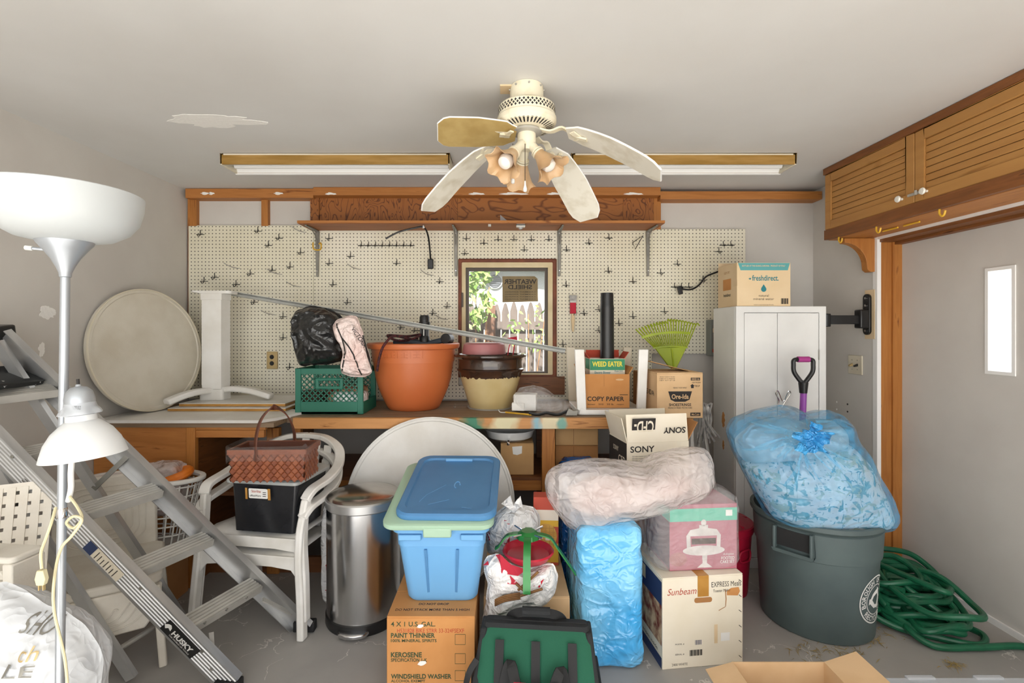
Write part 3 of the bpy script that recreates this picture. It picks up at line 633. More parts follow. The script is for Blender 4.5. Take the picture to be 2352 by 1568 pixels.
# ---------------------------------------------------------------- fixtures on the walls
ol = thing('wall_outlet', 'brass double socket plate on the left pegboard', 'outlet', P(626,827,3.535))
ob('cover_plate', gbox(-.038,.038,-.012,.004,-.062,.062), M['brassplate'], ol, bevel=.004)
for z in (-.022,.024): ob('socket', rot(mv(glathe([(0,-.016),(.013,-.016),(.016,-.012),(.016,-.004)],14),(0,0,0)),0) if 0 else mv(rot(glathe([(0,.017),(.013,.017),(.016,.013),(.016,.004)],14),R(90),'X'),(0,0,z)), M['black'], ol)
sp_ = thing('light_switch_plate', 'almond two-gang plate with toggle switches beside the brown post', 'switch', (XR, 3.135, 1.207))
ob('cover_plate', gbox(-.008,0,-.062,.062,-.06,.06), M['offwhite'], sp_, bevel=.003)
for y, c in ((-.023,'ink'),(.023,'carddk')):
    ob('toggle', gpris([(-.008,.008),(-.03,-.004),(-.028,-.012),(-.008,-.008)], y-.006, y+.006), M['black' if c=='ink' else 'brassplate'], sp_)
    for z in (-.03,.03): ob('screw', gcyl((-.008,y,z),(-.01,y,z),.003,8), M['chrome'], sp_)
for x, y in ((1922,923),(1922,940),(1947,928),(1947,945)):
    Y = XR*FPX/(x-CX); ob('screw_hole', gcyl((XR-.002,Y,pz(y,Y)),(XR,Y,pz(y,Y)),.006,8), M['plaster'] if x<1930 else M['ink'], bpy.data.objects['wall_right'])
bk = thing('breaker_box', 'grey electrical disconnect box beside the white metal cabinet', 'electrical box', P(1646,776,3.53))
ob('case', gbox(-.075,.06,-.07,.006,-.125,.13), M['grey_box'], bk, bevel=.004); ob('door_plate', gbox(-.06,.05,-.076,-.07,-.06,.09), M['grey_metal'], bk)
ob('opening', gbox(-.035,.03,-.078,-.0765,-.04,.01), M['black'], bk); ob('red_label', gbox(-.06,.03,-.072,-.0705,-.1,-.075), M['inkred'], bk); ob('paper_label', gbox(-.06,.04,-.0785,-.0765,.04,.07), M['cardbe'], bk)
tv = thing('tv_wall_mount', 'black swing-arm television mount on the right wall', 'wall mount', (XR, 3.02, pz(722,3.02)))
ob('backing_board', gbox(-.006,0,-.05,.03,-.15,.15), M['cardbe'], tv)
ob('wall_plate', gpris(rrect(-.028,.028,-.125,.125,.026), -.022, -.006, 'x'), M['black'], tv, bevel=.003)
for z in (.1,.055,-.1): ob('bolt', gcyl((-.022,0,z),(-.028,0,z),.007,10), M['chrome'], tv)
ob('hinge_block', gbox(-.075,-.022,-.03,.03,-.085,.03), M['black'], tv, bevel=.008)
ob('swing_arm', gbox(-.26,-.07,-.014,.014,-.06,-.005), M['black'], tv, bevel=.003)
ob('elbow', gcyl((-.27,0,-.075),(-.27,0,.005),.028,16), M['black'], tv, bevel=.004)
ob('end_bracket', gbox(-.36,-.27,-.012,.012,-.065,0), M['black'], tv, bevel=.003)
pc = thing('power_cord', 'black power cord draped across the right pegboard hooks', 'cord', P(1560,660,3.5)); q = Vector(pc.location)
ob('cable', gtube(spl([P(1562,662,3.5)-q,P(1585,665,3.5)-q,P(1605,655,3.5)-q,P(1622,635,3.5)-q,P(1648,624,3.5)-q,P(1668,612,3.51)-q],6),.006,7), M['black'], pc)
ob('plug', rot(gbox(-.014,.014,-.012,.012,-.05,.01), R(-14), 'Y'), M['black'], pc, bevel=.004)
br = thing('paint_brush', 'worn red-handled paint brush hung bristles-up on the pegboard', 'paint brush', P(1316,720,3.52)); q = Vector(br.location)
ob('handle', gpris([(-.009,.01),(.009,.01),(.012,-.04),(.006,-.13),(-.006,-.13),(-.012,-.04)][::-1], -.008, .006), M['cardbe'], br, bevel=.003)
ob('ferrule', gbox(-.021,.021,-.011,.009,.0,.085), M['redfab'], br, bevel=.003)
ob('bristles', gpris([(-.022,.085),(.022,.085),(.027,.13),(-.027,.13)], -.01, .008), M['fabricw'], br); ob('metal_band', gbox(-.023,.023,-.0125,.0105,.078,.092), M['alumd'], br)
# ---------------------------------------------------------------- wall cabinet on the right
YC0, XC, ZB = .75, 2.005, 1.992
wc = thing('wall_cabinet', 'long honey-brown beadboard wall cabinet high on the right', 'cabinet', (XC, 3.07, ZB))
D = XR-XC; L = 3.07-YC0
ob('body', gbox(.022, D-.002, -L, 0, .001, ZC-ZB-.003), M['dkwoody'], wc)
ob('top_rail', gbox(-.012, .022, -L, .0, ZC-ZB-.04, ZC-ZB-.003), M['dkwoody'], wc)
ob('bottom_rail', gbox(-.006, .022, -L, .0, -.004, .055), M['dkwoody'], wc)
ob('soffit_board', gbox(0.022, D-.002, -L, -.001, -.006, .001), M['oaky'], wc)
for y0, y1, ky in ((-.67,-.005,-.60),(-1.345,-.675,-.745),(-2.01,-1.35,-1.95)):
    z0, z1 = .058, ZC-ZB-.043; s = .05
    d = ob('door', join(gbox(-.004,.018,y0,y0+s,z0,z1), gbox(-.004,.018,y1-s,y1,z0,z1), gbox(-.004,.018,y0+s,y1-s,z0,z0+s), gbox(-.004,.018,y0+s,y1-s,z1-s,z1)), M['cabwood'], wc, bevel=.003)
    n = 7; h = (z1-z0-2*s)/n
    for k in range(n): ob('plank', gbox(.006,.014,y0+s,y1-s,z0+s+k*h+.0012,z0+s+(k+1)*h-.0012), M['cabwood'], d, bevel=.0025)
    ob('panel_back', gbox(.0145,.0175,y0+s,y1-s,z0+s,z1-s), M['dkwoody'], d)
    ob('knob', mv(rot(glathe([(0,.034),(.014,.032),(.017,.026),(.013,.018),(.006,.012),(.006,.003)],14),R(-90),'Y'),(-.001,ky,z0+.035)), M['knob'], d)
ob('latch', join(gbox(-.012,-.004,-.72,-.64,.092,.104), gcyl((-.012,-.69,.09),(-.012,-.69,.112),.006,8)), M['alumd'], wc)
hy = [XC*FPX/(x-CX) for x in (1922,2008,2152)]
for i, (Y, lab) in enumerate(zip(hy, ('yellow vinyl cup hook under the far end of cabinet','yellow vinyl cup hook just left of the carved bracket\'s top','yellow vinyl cup hook nearest the camera under cabinet'))):
    tag(ob('cup_hook', gtube(spl([(0,0,0),(0,0,-.02),(0,-.012,-.035),(0,-.024,-.03),(0,-.03,-.012)][::-1],5),.0045,7), M['yellow'], loc=(XC+.012,Y,ZB-.0045)), lab, 'hook')
for (x0,y0),(x1,y1),lab in (((2028,532),(2062,528),'short yellow hanger rod under the cabinet, farther one'),((2076,524),(2112,517),'short yellow hanger rod under the cabinet, nearer one')):
    a = Vector((XC+.11, (XC+.11)*FPX/(x0-CX), ZB-.013)); b = Vector((XC+.11, (XC+.11)*FPX/(x1-CX), ZB-.013))
    tag(ob('hanger_rod', gtube([a,b],.005,7), M['yellow']), lab, 'rod')
cb = tag(ob('carved_bracket', gpris([(XR-.001,1.984),(2.06,1.984),(2.06,1.955)]+[(2.06+.135*sin(R(a)), 1.815+.14*cos(R(a))) for a in range(8,91,9)]+[(XR-.048,1.795),(XR-.03,1.78),(XR-.001,1.78)], 2.972, 3.02), M['oakz'], smooth=0, bevel=.003), 'curved wooden corbel supporting the wall cabinet by the post', 'bracket')
# ---------------------------------------------------------------- fluorescent fixtures
def fluor(x0, x1, ytop, label):
    Yf = 2.79; X0, X1 = px(x0,Yf), px(x1,Yf); t = thing('fluorescent_fixture', label, 'ceiling light', ((X0+X1)/2, Yf+.085, ZC)); w = (X1-X0)/2
    ob('housing', join(gbox(-w,w,-.085,-.075,-.064,0), gbox(-w,w,.08,.09,-.064,0), gbox(-w,w,-.085,.09,-.012,0)), M['gold'], t, bevel=.003)
    ob('reflector', gpris([(-.074,-.062),(-.05,-.016),(.05,-.016),(.079,-.06),(.079,-.056),(.05,-.0125),(-.05,-.0125),(-.074,-.057)], -w+.012, w-.012, 'x'), M['paintwhite'], t, smooth=0)
    for s in (-1,1): ob('end_cap', gbox(*sorted((s*w, s*(w-.012))),-.085,.09,-.066,0), M['offwhite'], t, bevel=.003)
    for y in (-.03,.035): ob('tube', gtube([(-w+.02,y,-.035),(w-.02,y,-.035)],.014,12), M['paintwhite'], t)
    ob('lip', gbox(-w,w,.078,.094,-.07,-.062), M['paintwhite'], t)
    ob('strip', gbox(-w+.02,w-.02,-.0868,-.085,-.012,-.004), M['offwhite'], t)
fluor(505, 1033, 352, 'left ceiling strip light with tarnished tan housing'); fluor(1313, 1830, 358, 'right ceiling strip light partly behind the fan blade')
# ---------------------------------------------------------------- ceiling fan
FX, FY = .095, 2.03
fa = thing('ceiling_fan', 'dirty ivory four-blade ceiling fan with drooping blades and light kit', 'ceiling fan', (FX, FY, ZC))
ob('mount_plate', gbox(-.11,.03,-.02,.05,-.006,0), M['cardbe'], fa)
ob('canopy', glathe([(.0,-.001),(.066,-.001),(.069,-.02),(.069,-.07),(.06,-.078),(.03,-.08)],36), M['ivory'], fa)
for k in range(8): ob('screw', gcyl((.068*cos(k*.8),.068*sin(k*.8),-.015),(.073*cos(k*.8),.073*sin(k*.8),-.015),.004,8), M['alumd'], fa)
mo = ob('motor_housing', glathe([(.03,-.075),(.1,-.078),(.112,-.085),(.117,-.092),(.117,-.128),(.122,-.135),(.122,-.152),(.11,-.168),(.075,-.178),(.035,-.18),(.0,-.18)],48), M['ivory'], fa)
g = []
for row in range(3):
    for k in range(44):
        a = 2*pi*(k+.5*(row%2))/44; z = -.1-.009*row; r = .1178; da = .045; dz = .006
        g.append(([(r*cos(a-da),r*sin(a-da),z),(r*cos(a),r*sin(a),z-dz),(r*cos(a+da),r*sin(a+da),z),(r*cos(a),r*sin(a),z+dz)],[(0,1,2,3)]))
for k in range(40):
    a = 2*pi*k/40; g.append(([(r*cos(a+s*.035),r*sin(a+s*.035),z) for r, z, s in ((.112,-.1672,-1),(.112,-.1672,1),(.08,-.1778,1),(.08,-.1778,-1))],[(0,1,2,3)]))
o = ob('vent_holes', join(*g), M['ink'], mo, smooth=0, recalc=False); o['kind'] = 'stuff'
ob('rotor_plate', glathe([(.03,-.181),(.06,-.182),(.062,-.192),(.03,-.196),(0,-.196)],30), M['alumd'], fa)
ob('switch_housing', glathe([(0,-.19),(.036,-.19),(.038,-.2),(.038,-.235),(.03,-.25),(.022,-.262),(0,-.264)],30), M['ivory'], fa)
Z0 = -.185
for (tx, ty, zt, side, pt) in ((1352,498,1.995,'bladew',-6),(984,478,2.0,'bladew',-9),(1006,296,2.24,'dusty',21),(1518,395,2.03,'bladew',-9)):
    Yt = FPX*(zt-CH)/(CY-ty); tip = Vector((px(tx,Yt)-FX, Yt-FY, zt-ZC)); d = Vector((tip.x, tip.y, 0)); Lr = d.length; d.normalize(); s = Vector((-d.y, d.x, 0))
    n = 14; pts = []
    for i in range(n+1):
        u = i/n; r0 = .17 if side != 'dusty' else .045; r = r0+(Lr-r0)*u; z = Z0-.012+(tip.z-Z0)*(max(0,r-.1)/(Lr-.1))**1.5; pts.append(d*r+Vector((0,0,z)))
    wd = [.12+.04*min(1,i/n*2) for i in range(n+1)]; wd[0] = .075; wd[1] = .1; wd[-1] = .095; wd[-2] = .145; pit = R(pt)
    fr = (s*cos(pit)+Vector((0,0,1))*sin(pit))
    V, F = [], []
    for i, p in enumerate(pts):
        t = (pts[min(i+1,n)]-pts[max(i-1,0)]).normalized(); nn = fr.cross(t).normalized()*(-.004)
        V += [p-fr*wd[i]/2-nn, p+fr*wd[i]/2-nn, p+fr*wd[i]/2+nn, p-fr*wd[i]/2+nn]
    for i in range(n):
        for k in range(4): F.append((i*4+k, i*4+(k+1)%4, i*4+4+(k+1)%4, i*4+4+k))
    F += [(3,2,1,0), tuple(n*4+k for k in range(4))]
    b = ob('blade', (V, F), M[side], fa, smooth=30)
    ob('edge_band', join(*[gtube([p+fr*(wd[i]/2)*q for i, p in enumerate(pts)],.0034,6) for q in (-1,1)]+[gtube([pts[-1]-fr*wd[-1]/2, pts[-1]+fr*wd[-1]/2],.0034,6)]), M['paintwhite'], b)
    ob('blade_iron', join(gsweep(spl([d*.05+Vector((0,0,Z0+.005)), d*.1+Vector((0,0,Z0-.012)), d*.15+Vector((0,0,Z0-.004)), pts[1]+Vector((0,0,-.008)), pts[3]+Vector((0,0,-.008))],4), .028, .007, (0,0,1)), gsweep([pts[1]-s*.045+Vector((0,0,-.008)), pts[2]+Vector((0,0,-.009)), pts[1]+s*.045+Vector((0,0,-.008))], .018, .006, (0,0,1))), M['ivory'], fa)
def petal(r, z, a, i): return (r*(1+(.0 if i < 5 else .13*(i-4)/4*sin(6*a))), z+(0 if i < 6 else .008*cos(6*a)))
shp = [(.018,0),(.022,.004),(.026,.02),(.034,.04),(.04,.055),(.045,.07),(.052,.085),(.062,.098),(.07,.104)]
shp = shp + [(r-.003,z) for r, z in shp[::-1]]
for k, (sx, sy, sz_) in enumerate(((1166,366,1.93),(1254,372,1.99),(1196,398,2.14))):
    c = P(sx,sy,sz_)-Vector((FX,FY,ZC)); hub = Vector((c.x*.25, c.y*.25, -.245)); ax = (c-hub).normalized()
    qt = ax.to_track_quat('Z','Y').to_matrix().to_4x4(); base = c-ax*.055
    mod = lambda r, z, a, i: petal(r, z, a, i if i < 9 else 17-i)
    s_ = ob('glass_shade', tf(glathe(shp,36,mod), Matrix.Translation(base) @ qt), M['amber'], fa)
    ob('socket', join(gtube([hub,base+ax*.012],.019,14), gtube([base-ax*.01,base-ax*.004],.026,14), gtube([base,base+ax*.006],.027,14)), M['ivory'], s_)
    if k != 2: ob('bulb', tf(glathe([(0.012,0.01),(.014,.03),(.026,.05),(.031,.068),(.026,.086),(.012,.096),(0,.098)],20), Matrix.Translation(base) @ qt), M['bulb'], s_)
for x, y0, y1, Y in ((1178,330,418,1.98),(1206,330,437,1.95)):
    a = P(x,y0,Y)-Vector((FX,FY,ZC)); b = P(x,y1,Y)-Vector((FX,FY,ZC))
    ch = ob('pull_chain', gtube([a,b+Vector((0,0,.035))],.0018,6), M['bronze'], fa)
    ob('pendant', mv(glathe([(0,.04),(.003,.036),(.004,.02),(.008,.006),(.007,-.004),(0,-.008)],12), b), M['paintwhite'], ch)
# ---------------------------------------------------------------- workbench
BZ, BF = .92, 2.88
wb = thing('workbench', 'long worn wooden workbench with open lower shelf', 'workbench', (0, BF, 0))
ob('top', gbox(-1.27, 1.1, 0, YB-.035-BF, BZ-.035, BZ), M['benchtop'], wb)
ob('front_rail', gbox(px(672,2.85), 1.1, -.03, 0, .855, .918), M['fascia'], wb, bevel=.003)
ob('top', gbox(XL+.005, -1.271, -.16, YB-.035-BF, BZ-.03, BZ-.004), M['benchtop'], wb)
ob('cabinet_side', gbox(XL+.005, px(427,2.72), -.15, -.13, .02, BZ-.031), M['oak'], wb)
ob('stile', gbox(px(427,2.72), px(447,2.72), -.158, -.125, 0, BZ-.031), M['oakz'], wb, bevel=.002)
ob('apron', gbox(px(447,2.74), px(612,2.74), -.15, -.13, pz(986,2.74), BZ-.031), M['oak'], wb)
ob('drawer_rail', gbox(px(448,2.74), px(608,2.74), -.148, -.12, pz(1004,2.74), pz(987,2.74)), M['oak'], wb, bevel=.002)
ob('cabinet_floor', gbox(XL+.005, -1.27, -.12, .5, .50, .52), M['dkwood'], wb)
ob('divider', gbox(px(447,2.76)-.03, px(447,2.76), -.12, .6, .0, .885), M['dkwoody'], wb)
for x0, x1, y0, d in ((612,640,.0,.04),(672,690,-.0,.04),(1245,1275,0.001,.045)):
    ob('post', gbox(px(x0,BF), px(x1,BF), y0, y0+d, 0, .855), M['oakz'], wb, bevel=.003)
for x in (692, 1232, 1450): ob('post', gbox(px(x,3.4), px(x,3.4)+.08, .5, .54, 0, .88), M['dkwood'], wb)
ob('lower_shelf', gbox(-1.25, 1.1, .046, .6, .535, .553), M['dkwood'], wb)
ob('shelf_rail', gbox(-1.0, 1.1, .046, .085, .475, .534), M['oak'], wb)
ob('kick_board', gbox(-2.1, -1.0, .02, .045, 0, .09), M['dkwood'], wb)
ob('kick_board', gbox(-1.0, 1.1, .05, .07, 0, .09), M['dkwood'], wb)
# loose laminate boards on the left end of the bench
lp = [(-2.26,2.70),(px(600,2.72),2.70),(px(640,2.8),2.78),(px(692,2.95),2.97),(px(672,3.1),3.1),(-2.26,3.1)]
tag(ob('laminate_board', gpris(lp, BZ-.003, BZ+.013, 'z'), M['tabletop2']), 'large white laminate board lying on the bench, front corner angled', 'board')
for i, (x0, x1, y0, y1, z, lab) in enumerate(((-2.05,-1.33,3.0,3.42,.934,'lower white chipboard shelf under the pedestal table base'),(-2.02,-1.36,3.06,3.45,.954,'upper white chipboard shelf under the pedestal table base'))):
    t = thing('chipboard_shelf', lab, 'board', ((x0+x1)/2, y0, z))
    w = (x1-x0)/2; ob('core', gbox(-w,w,0,y1-y0,.0,.014), M['tape'], t); ob('laminate', gbox(-w,w,0.0,y1-y0,.0145,.018), M['tabletop2'], t)
# ---------------------------------------------------------------- round table leaning on the left wall
def roundtop(R_, th): return glathe([(0,0),(R_-.012,0),(R_-.003,.004),(R_,.012),(R_,th-.008),(R_-.006,th),(R_-.02,th),(R_-.025,th-.006),(0,th-.006)],64)
c = Vector((-2.135, 3.0, .937)); r = .37
rt = thing('round_table_top', 'beige round plastic table top leaning upright at left wall', 'table', c)
nrm = Vector((.965,-.215,.11)).normalized(); qm = nrm.to_track_quat('Z','Y').to_matrix().to_4x4()
ctr = Vector((-.045, 0, r*.993))
ob('top', tf(roundtop(r,.035), Matrix.Translation(ctr) @ qm), M['tabletop'], rt)
ob('rim', tf(glathe([(r-.008,.0285),(r-.004,.037),(r+.002,.036),(r+.002,.028)],64), Matrix.Translation(ctr) @ qm), M['offwhite'], rt)
# ---------------------------------------------------------------- pedestal table base
pb = thing('pedestal_table_base', 'white plastic pedestal base with column and curved feet on bench', 'table base', (px(497,3.25), 3.25, .973))
zt = pz(672,3.25)-.973
ob('column', gloft([[(x,y,z) for x, y in ((-.07*k,-.045*k),(-.0,-.055*k),(.06*k,-.05*k),(.075*k,.03),(-.06*k,.04))] for z, k in ((.07,.95),(.1,1),(zt-.05,1),(zt-.049,1.08),(zt-.01,1.08))]), M['white'], pb, smooth=20)
ob('top_flange', gloft([[(x,y,z) for x, y in rrect(-.14*k,.12,-.06,.06,.03)] for z, k in ((zt-.0095,.6),(zt,1),(zt+.01,1))]), M['white'], pb)
ob('foot_hub', gloft([[(x,y,z) for x, y in rrect(-.08,.075,-.06,.05,.02)] for z in (.0,.06,.069)]), M['white'], pb)
for pts in ([(-.02,-.03,.06),(-.06,-.12,.06),(-.1,-.2,.045),(-.14,-.28,.018)],[(.02,0,.06),(.14,-.02,.07),(.26,-.03,.055),(.38,-.03,.02)],[(-.04,.03,.06),(-.08,.09,.05),(-.12,.15,.02)]):
    ob('foot', gsweep(spl(pts,6), .07, .036, (0,0,1)), M['white'], pb, bevel=.01)
# ---------------------------------------------------------------- long metal track
a, b = P(524,672,3.36), P(1298,806,2.96)
tr = thing('metal_track', 'long grey metal track slanting across the bench in front of pegboard', 'track', a)
ob('channel', gext([(-.012,-.017),(.012,-.017),(.012,.017),(.008,.017),(.008,-.013),(-.008,-.013),(-.008,.017),(-.012,.017)], (0,0,0), b-a, (0,-1,.3)), M['track'], tr, smooth=0)
ob('face_strip', gext([(.0122,-.006),(.0135,-.006),(.0135,.006),(.0122,.006)], (0,0,0), b-a, (0,-1,.3)), M['track'], tr, smooth=0)
# ---------------------------------------------------------------- milk crate
w, d, h = .40, .30, .275
mc = thing('milk_crate', 'green plastic milk crate with diamond lattice sides', 'crate', (px(680,2.95)+w/2-.005, 2.96+d/2, BZ+.014)); mc.location.z = .922
for s in (-1,1):
    y = s*(d/2-.006)
    [ob('rail', gbox(-w/2,w/2,y-.006,y+.006,a_,b_), M['crate'], mc, bevel=.002) for a_, b_ in ((0,.075),(h-.035,h))]
    [ob('end_rail', gbox(s*w/2-.006,s*w/2+.006,-d/2,d/2,a_,b_), M['crate'], mc, bevel=.002) for a_, b_ in ((0,.075),(h-.035,h))]
    g = []
    z0, z1 = .075, h-.035; H = z1-z0
    xa, xb = -w/2+.028, w/2-.028
    for k in range(-4, 14):
        for sg in (1,-1):
            x0 = -w/2+.03+k*.034; t0, t1 = 0, 1            # clip the diagonal to the side's opening
            for xe in (xa, xb):
                tt = (xe-x0)/(sg*H)
                if (xe == xa) == (sg > 0): t0 = max(t0, tt)
                else: t1 = min(t1, tt)
            if t1-t0 < .05: continue
            g.append(gsweep([(x0+sg*H*t0,y,z0+H*t0),(x0+sg*H*t1,y,z0+H*t1)],.006,.009,(0,1,0)))
    ob('lattice', join(*g), M['crate'], mc)
    for e in (-1,1): ob('corner_post', gbox(e*w/2-.03 if e>0 else -w/2-.004, w/2+.004 if e>0 else -w/2+.03, y-.009,y+.009,0,h), M['crate'], mc, bevel=.003)
ob('base', gbox(-w/2,w/2,-d/2,d/2,0.002,.014), M['crate'], mc)
hd = ob('hand_grip', gring(-.085,.085,.15,.218,-.062,.062,.168,.202,-d/2-.006,-d/2+.006), M['crate'], mc, bevel=.006)
tag(ob('produce_bag', mv(grumple(-.03,.16,-.1,.1,.015,.15,amp=.01,seed=3),(0,0,0)), M['foodprint'], loc=mc.location), 'patterned packet seen through the lattice inside the green crate', 'packet')
tag(ob('white_packet', grumple(.02,.2,-.13,-.03,.016,.13,amp=.006,seed=6), M['whitebag'], loc=mc.location), 'white packet at the front inside the green crate', 'packet')
tag(ob('dark_packet', grumple(-.21,-.04,-.12,.1,.016,.14,amp=.01,seed=9), M['glaze_d'], loc=mc.location), 'dark brown packet at the left inside the green crate', 'packet')
# bags on the crate
g = gpillow([(672,735),(682,715),(712,706),(745,708),(775,722),(790,740),(785,790),(790,825),(760,832),(720,836),(688,838),(680,800),(672,765)], 2.98, .09, .10, amp=.02, sc=8, seed=2)
tag(ob('black_bag', g, M['blackbag'], smooth=60), 'crumpled shiny black plastic bag on the green crate', 'bag')
g = gpillow([(764,750),(775,735),(800,726),(820,728),(832,760),(845,805),(855,855),(835,864),(805,862),(782,855),(790,820),(783,790),(772,775)], 2.90, .045, .06, amp=.011, sc=10, seed=4)
pk = tag(ob('pink_bag', g, M['pinkbag'], smooth=60), 'pale pink shopping bag with black trim drooping beside planter', 'bag')
for pts in ([(770,742),(787,780),(792,815),(784,852)],[(783,772),(805,800),(818,830),(828,862)],[(829,770),(840,810),(850,850)]):
    gg = gsweep(spl([P(x,y,2.85) for x, y in pts],6), .008, .002, (0,1,0)); ob('black_trim', project(gg, g, lift=.003), M['ink'], pk, smooth=0)
gg = fit(textgeo('VICTORIA',.01), .13, .022); gg = tf(gg, Matrix.Translation(P(823,775,2.85)) @ Matrix.Rotation(R(58),4,'Y') @ Matrix.Rotation(R(90),4,'X'))
ob('lettering', project(gg, g, lift=.003), M['ink'], pk, smooth=0, recalc=False)
# ---------------------------------------------------------------- terracotta planter
tp = thing('planter', 'large terracotta-orange plastic planter filled with odds and ends', 'planter', (px(943,3.22)+.022, 3.22, BZ+.001))
hh = .425; prof = [(0,0),(.158,0),(.166,.006),(.178,.03),(.2,.075),(.223,.13),(.243,.2),(.257,.29),(.26,.305),(.264,.305),(.27,.385),(.293,.39),(.298,.402),(.298,.418),(.29,.424),(.268,.42),(.256,.40),(.24,.28),(.205,.14),(.15,.04),(0,.03)]
ob('pot', glathe(prof,64), M['terra'], tp)
for a0 in (-105,-88,-72,-120):
    for k, (u, v, ww, h_) in enumerate(((-.02,.03,.04,.004),(-.02,.012,.04,.004),(-.02,-.006,.04,.004),(.018,.012,.004,.04),(-.02,.012,.004,.03))):
        a = R(a0)+u/.27; rr = .268+.001
        ob('embossed_bar', tf(gbox(-ww/2,ww/2,-.003,.001,-h_/2,h_/2), Matrix.Rotation(a+pi/2,4,'Z') @ Matrix.Translation((0,-rr,.345+v))), M['terra'], tp)
ob('soil_fill', glathe([(0,.36),(.25,.355)],32), M['dkwood'], tp)
q = Vector(tp.location)
rope = [P(866,852,2.93),P(873,815,2.91),P(884,790,2.91),P(905,772,2.99),P(945,778,3.1),P(965,768,3.15),P(935,772,3.2),P(890,770,3.15),P(915,782,3.12),P(960,778,3.2)]
tag(ob('braided_rope', gtube(spl(rope,8),.008,7), mat('rope_weave','#5a2325',.8,col2='#2a1518',nscale=90,lo=.45,hi=.55)), 'dark red braided rope trailing over the planter rim', 'rope')
dv = thing('clamp_tool', 'black clamp tool with blue arm sticking out of the planter', 'tool', P(975,785,3.18))
ob('knob', mv(glathe([(0,.175),(.026,.172),(.032,.16),(.032,.13),(.038,.128),(.038,.112),(.03,.108),(.028,.04),(.034,.03),(.034,.0),(0,-.005)],24),(0,0,0)), M['black'], dv)
for k in range(8): ob('grip_rib', gbox(.026*cos(k*.785)-.003,.026*cos(k*.785)+.003,.03*sin(k*.785)-.003,.03*sin(k*.785)+.003,.04,.105), M['alumd'] if k%3==0 else M['black'], dv)
ob('arm', gsweep([(-.2,.02,-.01),(-.1,0,.005),(.02,0,-.012),(.14,-.02,.015)], .05, .035, (0,0,1)), mat('blue_black_plastic','#22303c',.35), dv, bevel=.008)
ob('end_knob', gcyl((.14,-.05,.02),(.16,.02,.02),.035,18), M['black'], dv, bevel=.005)
tag(ob('white_carton_scrap', mv(gbox(-.06,.06,-.02,.02,0,.035),(0,0,0)), M['paper'], loc=P(992,789,3.2)-Vector((0,0,.01))), 'white scrap of packaging at the back of the planter', 'scrap')
# ---------------------------------------------------------------- glazed pot
gp = thing('glazed_pot', 'ceramic pot with cream body and dark drip-glazed rim', 'pot', (px(1118,3.24)+.024, 3.24, BZ+.001))
def band(r, z, a, i): return (r, z)
ob('body', glathe([(0,0),(.132,0),(.14,.008),(.158,.07),(.186,.16),(.203,.225),(.205,.23)],56), M['glaze_c'], gp)
drips = lambda r, z, a, i: (r+.0015, z+(.012*noise.noise(Vector((a*9,0,1)))+.01*noise.noise(Vector((a*40,0,3))) if i == 0 else 0))
ob('glazed_rim', glathe([(.198,.205),(.2055,.233),(.218,.245),(.22,.255),(.21,.262),(.207,.30),(.212,.32),(.218,.325),(.236,.335),(.238,.345),(.23,.352),(.205,.35),(.195,.33),(.185,.24),(0,.22)],160,drips), M['glaze_d'], gp)
ob('saucer_line', glathe([(.12,-.0005),(.15,-.0005),(.152,.006),(.14,.007)],48), M['alumd'], gp)
tag(ob('pink_dish', glathe([(0,.075),(.12,.073),(.133,.062),(.14,.03),(.143,0),(.138,0),(.13,.05),(0,.06)],48), M['rose'], loc=(px(1112,3.22), 3.22, BZ+.353)), 'upturned dusty pink bowl on top of the glazed pot', 'bowl')
tag(ob('red_clip', join(gtube([(0,0,0),(.02,0,.1)],.004,6), gtube([(.035,0,0),(.05,0,.11)],.004,6), gtube([(.0,0,.1),(.06,0,.11)],.012,8)), M['redfab'], loc=(px(1166,3.2), 3.2, BZ+.345)), 'small dark red wire clip standing in the glazed pot', 'clip')
# ---------------------------------------------------------------- small things on the bench
for x, y, lab in ((1044,936,'small upright screw on the bench between the two pots'),(1161,940,'small upright screw at the foot of glazed pot')):
    Y = (CH-BZ)*FPX/(y-CY); t = thing('screw', lab, 'screw', (px(x,Y), Y, BZ+.0005)); ob('shank', gcyl((0,0,.003),(0,0,.03),.0025,8), M['chrome'], t); ob('head', gcyl((0,0,0),(0,0,.004),.009,10), M['chrome'], t)
tag(ob('wire_loop', gtube(spl([(0,0,.02),(.01,0,.005),(.04,-.01,.0035),(.065,0,.0035)],5),.003,6), M['white'], loc=(px(1145,3.05), 3.02, BZ)), 'short curl of white wire on the bench by glazed pot', 'wire')
fb = ob('foam_block', join(gbox(-.11,.03,-.05,.06,.0,.10), gbox(-.12,-.04,-.06,.0,.0,.05)), M['paper'], loc=(px(1222,3.05), 3.06, BZ+.012), rz=R(-8), bevel=.006)
tag(fb, 'white foam packing block inside the clear bag on bench', 'packing foam')
g = gpillow([(1178,910),(1195,892),(1225,886),(1252,892),(1275,910),(1300,918),(1312,930),(1300,945),(1265,950),(1225,946),(1195,936),(1182,925)], 3.04, .11, .10, amp=.013, sc=12, seed=8)
tag(ob('clear_bag', g, M['clear'], smooth=60), 'small clear plastic bag with foam on the bench by stool', 'bag')
tag(ob('black_cable_bundle', gtube(spl([P(1215,948,2.93),P(1235,952,2.92),P(1255,948,2.92),P(1280,952,2.92),P(1300,945,2.93),P(1312,940,2.96)],6),.009,7), M['black']), 'black cable bundle at the bench edge under the clear bag', 'cable')
tag(ob('grey_bracket', gpris([(0,0),(.07,.0),(.08,.035),(.05,.03),(.02,.045)], 0, .03), M['grey_metal'], loc=(px(1298,2.92), 2.91, BZ+.001), bevel=.003), 'small grey plastic bracket by the upturned stool', 'bracket')
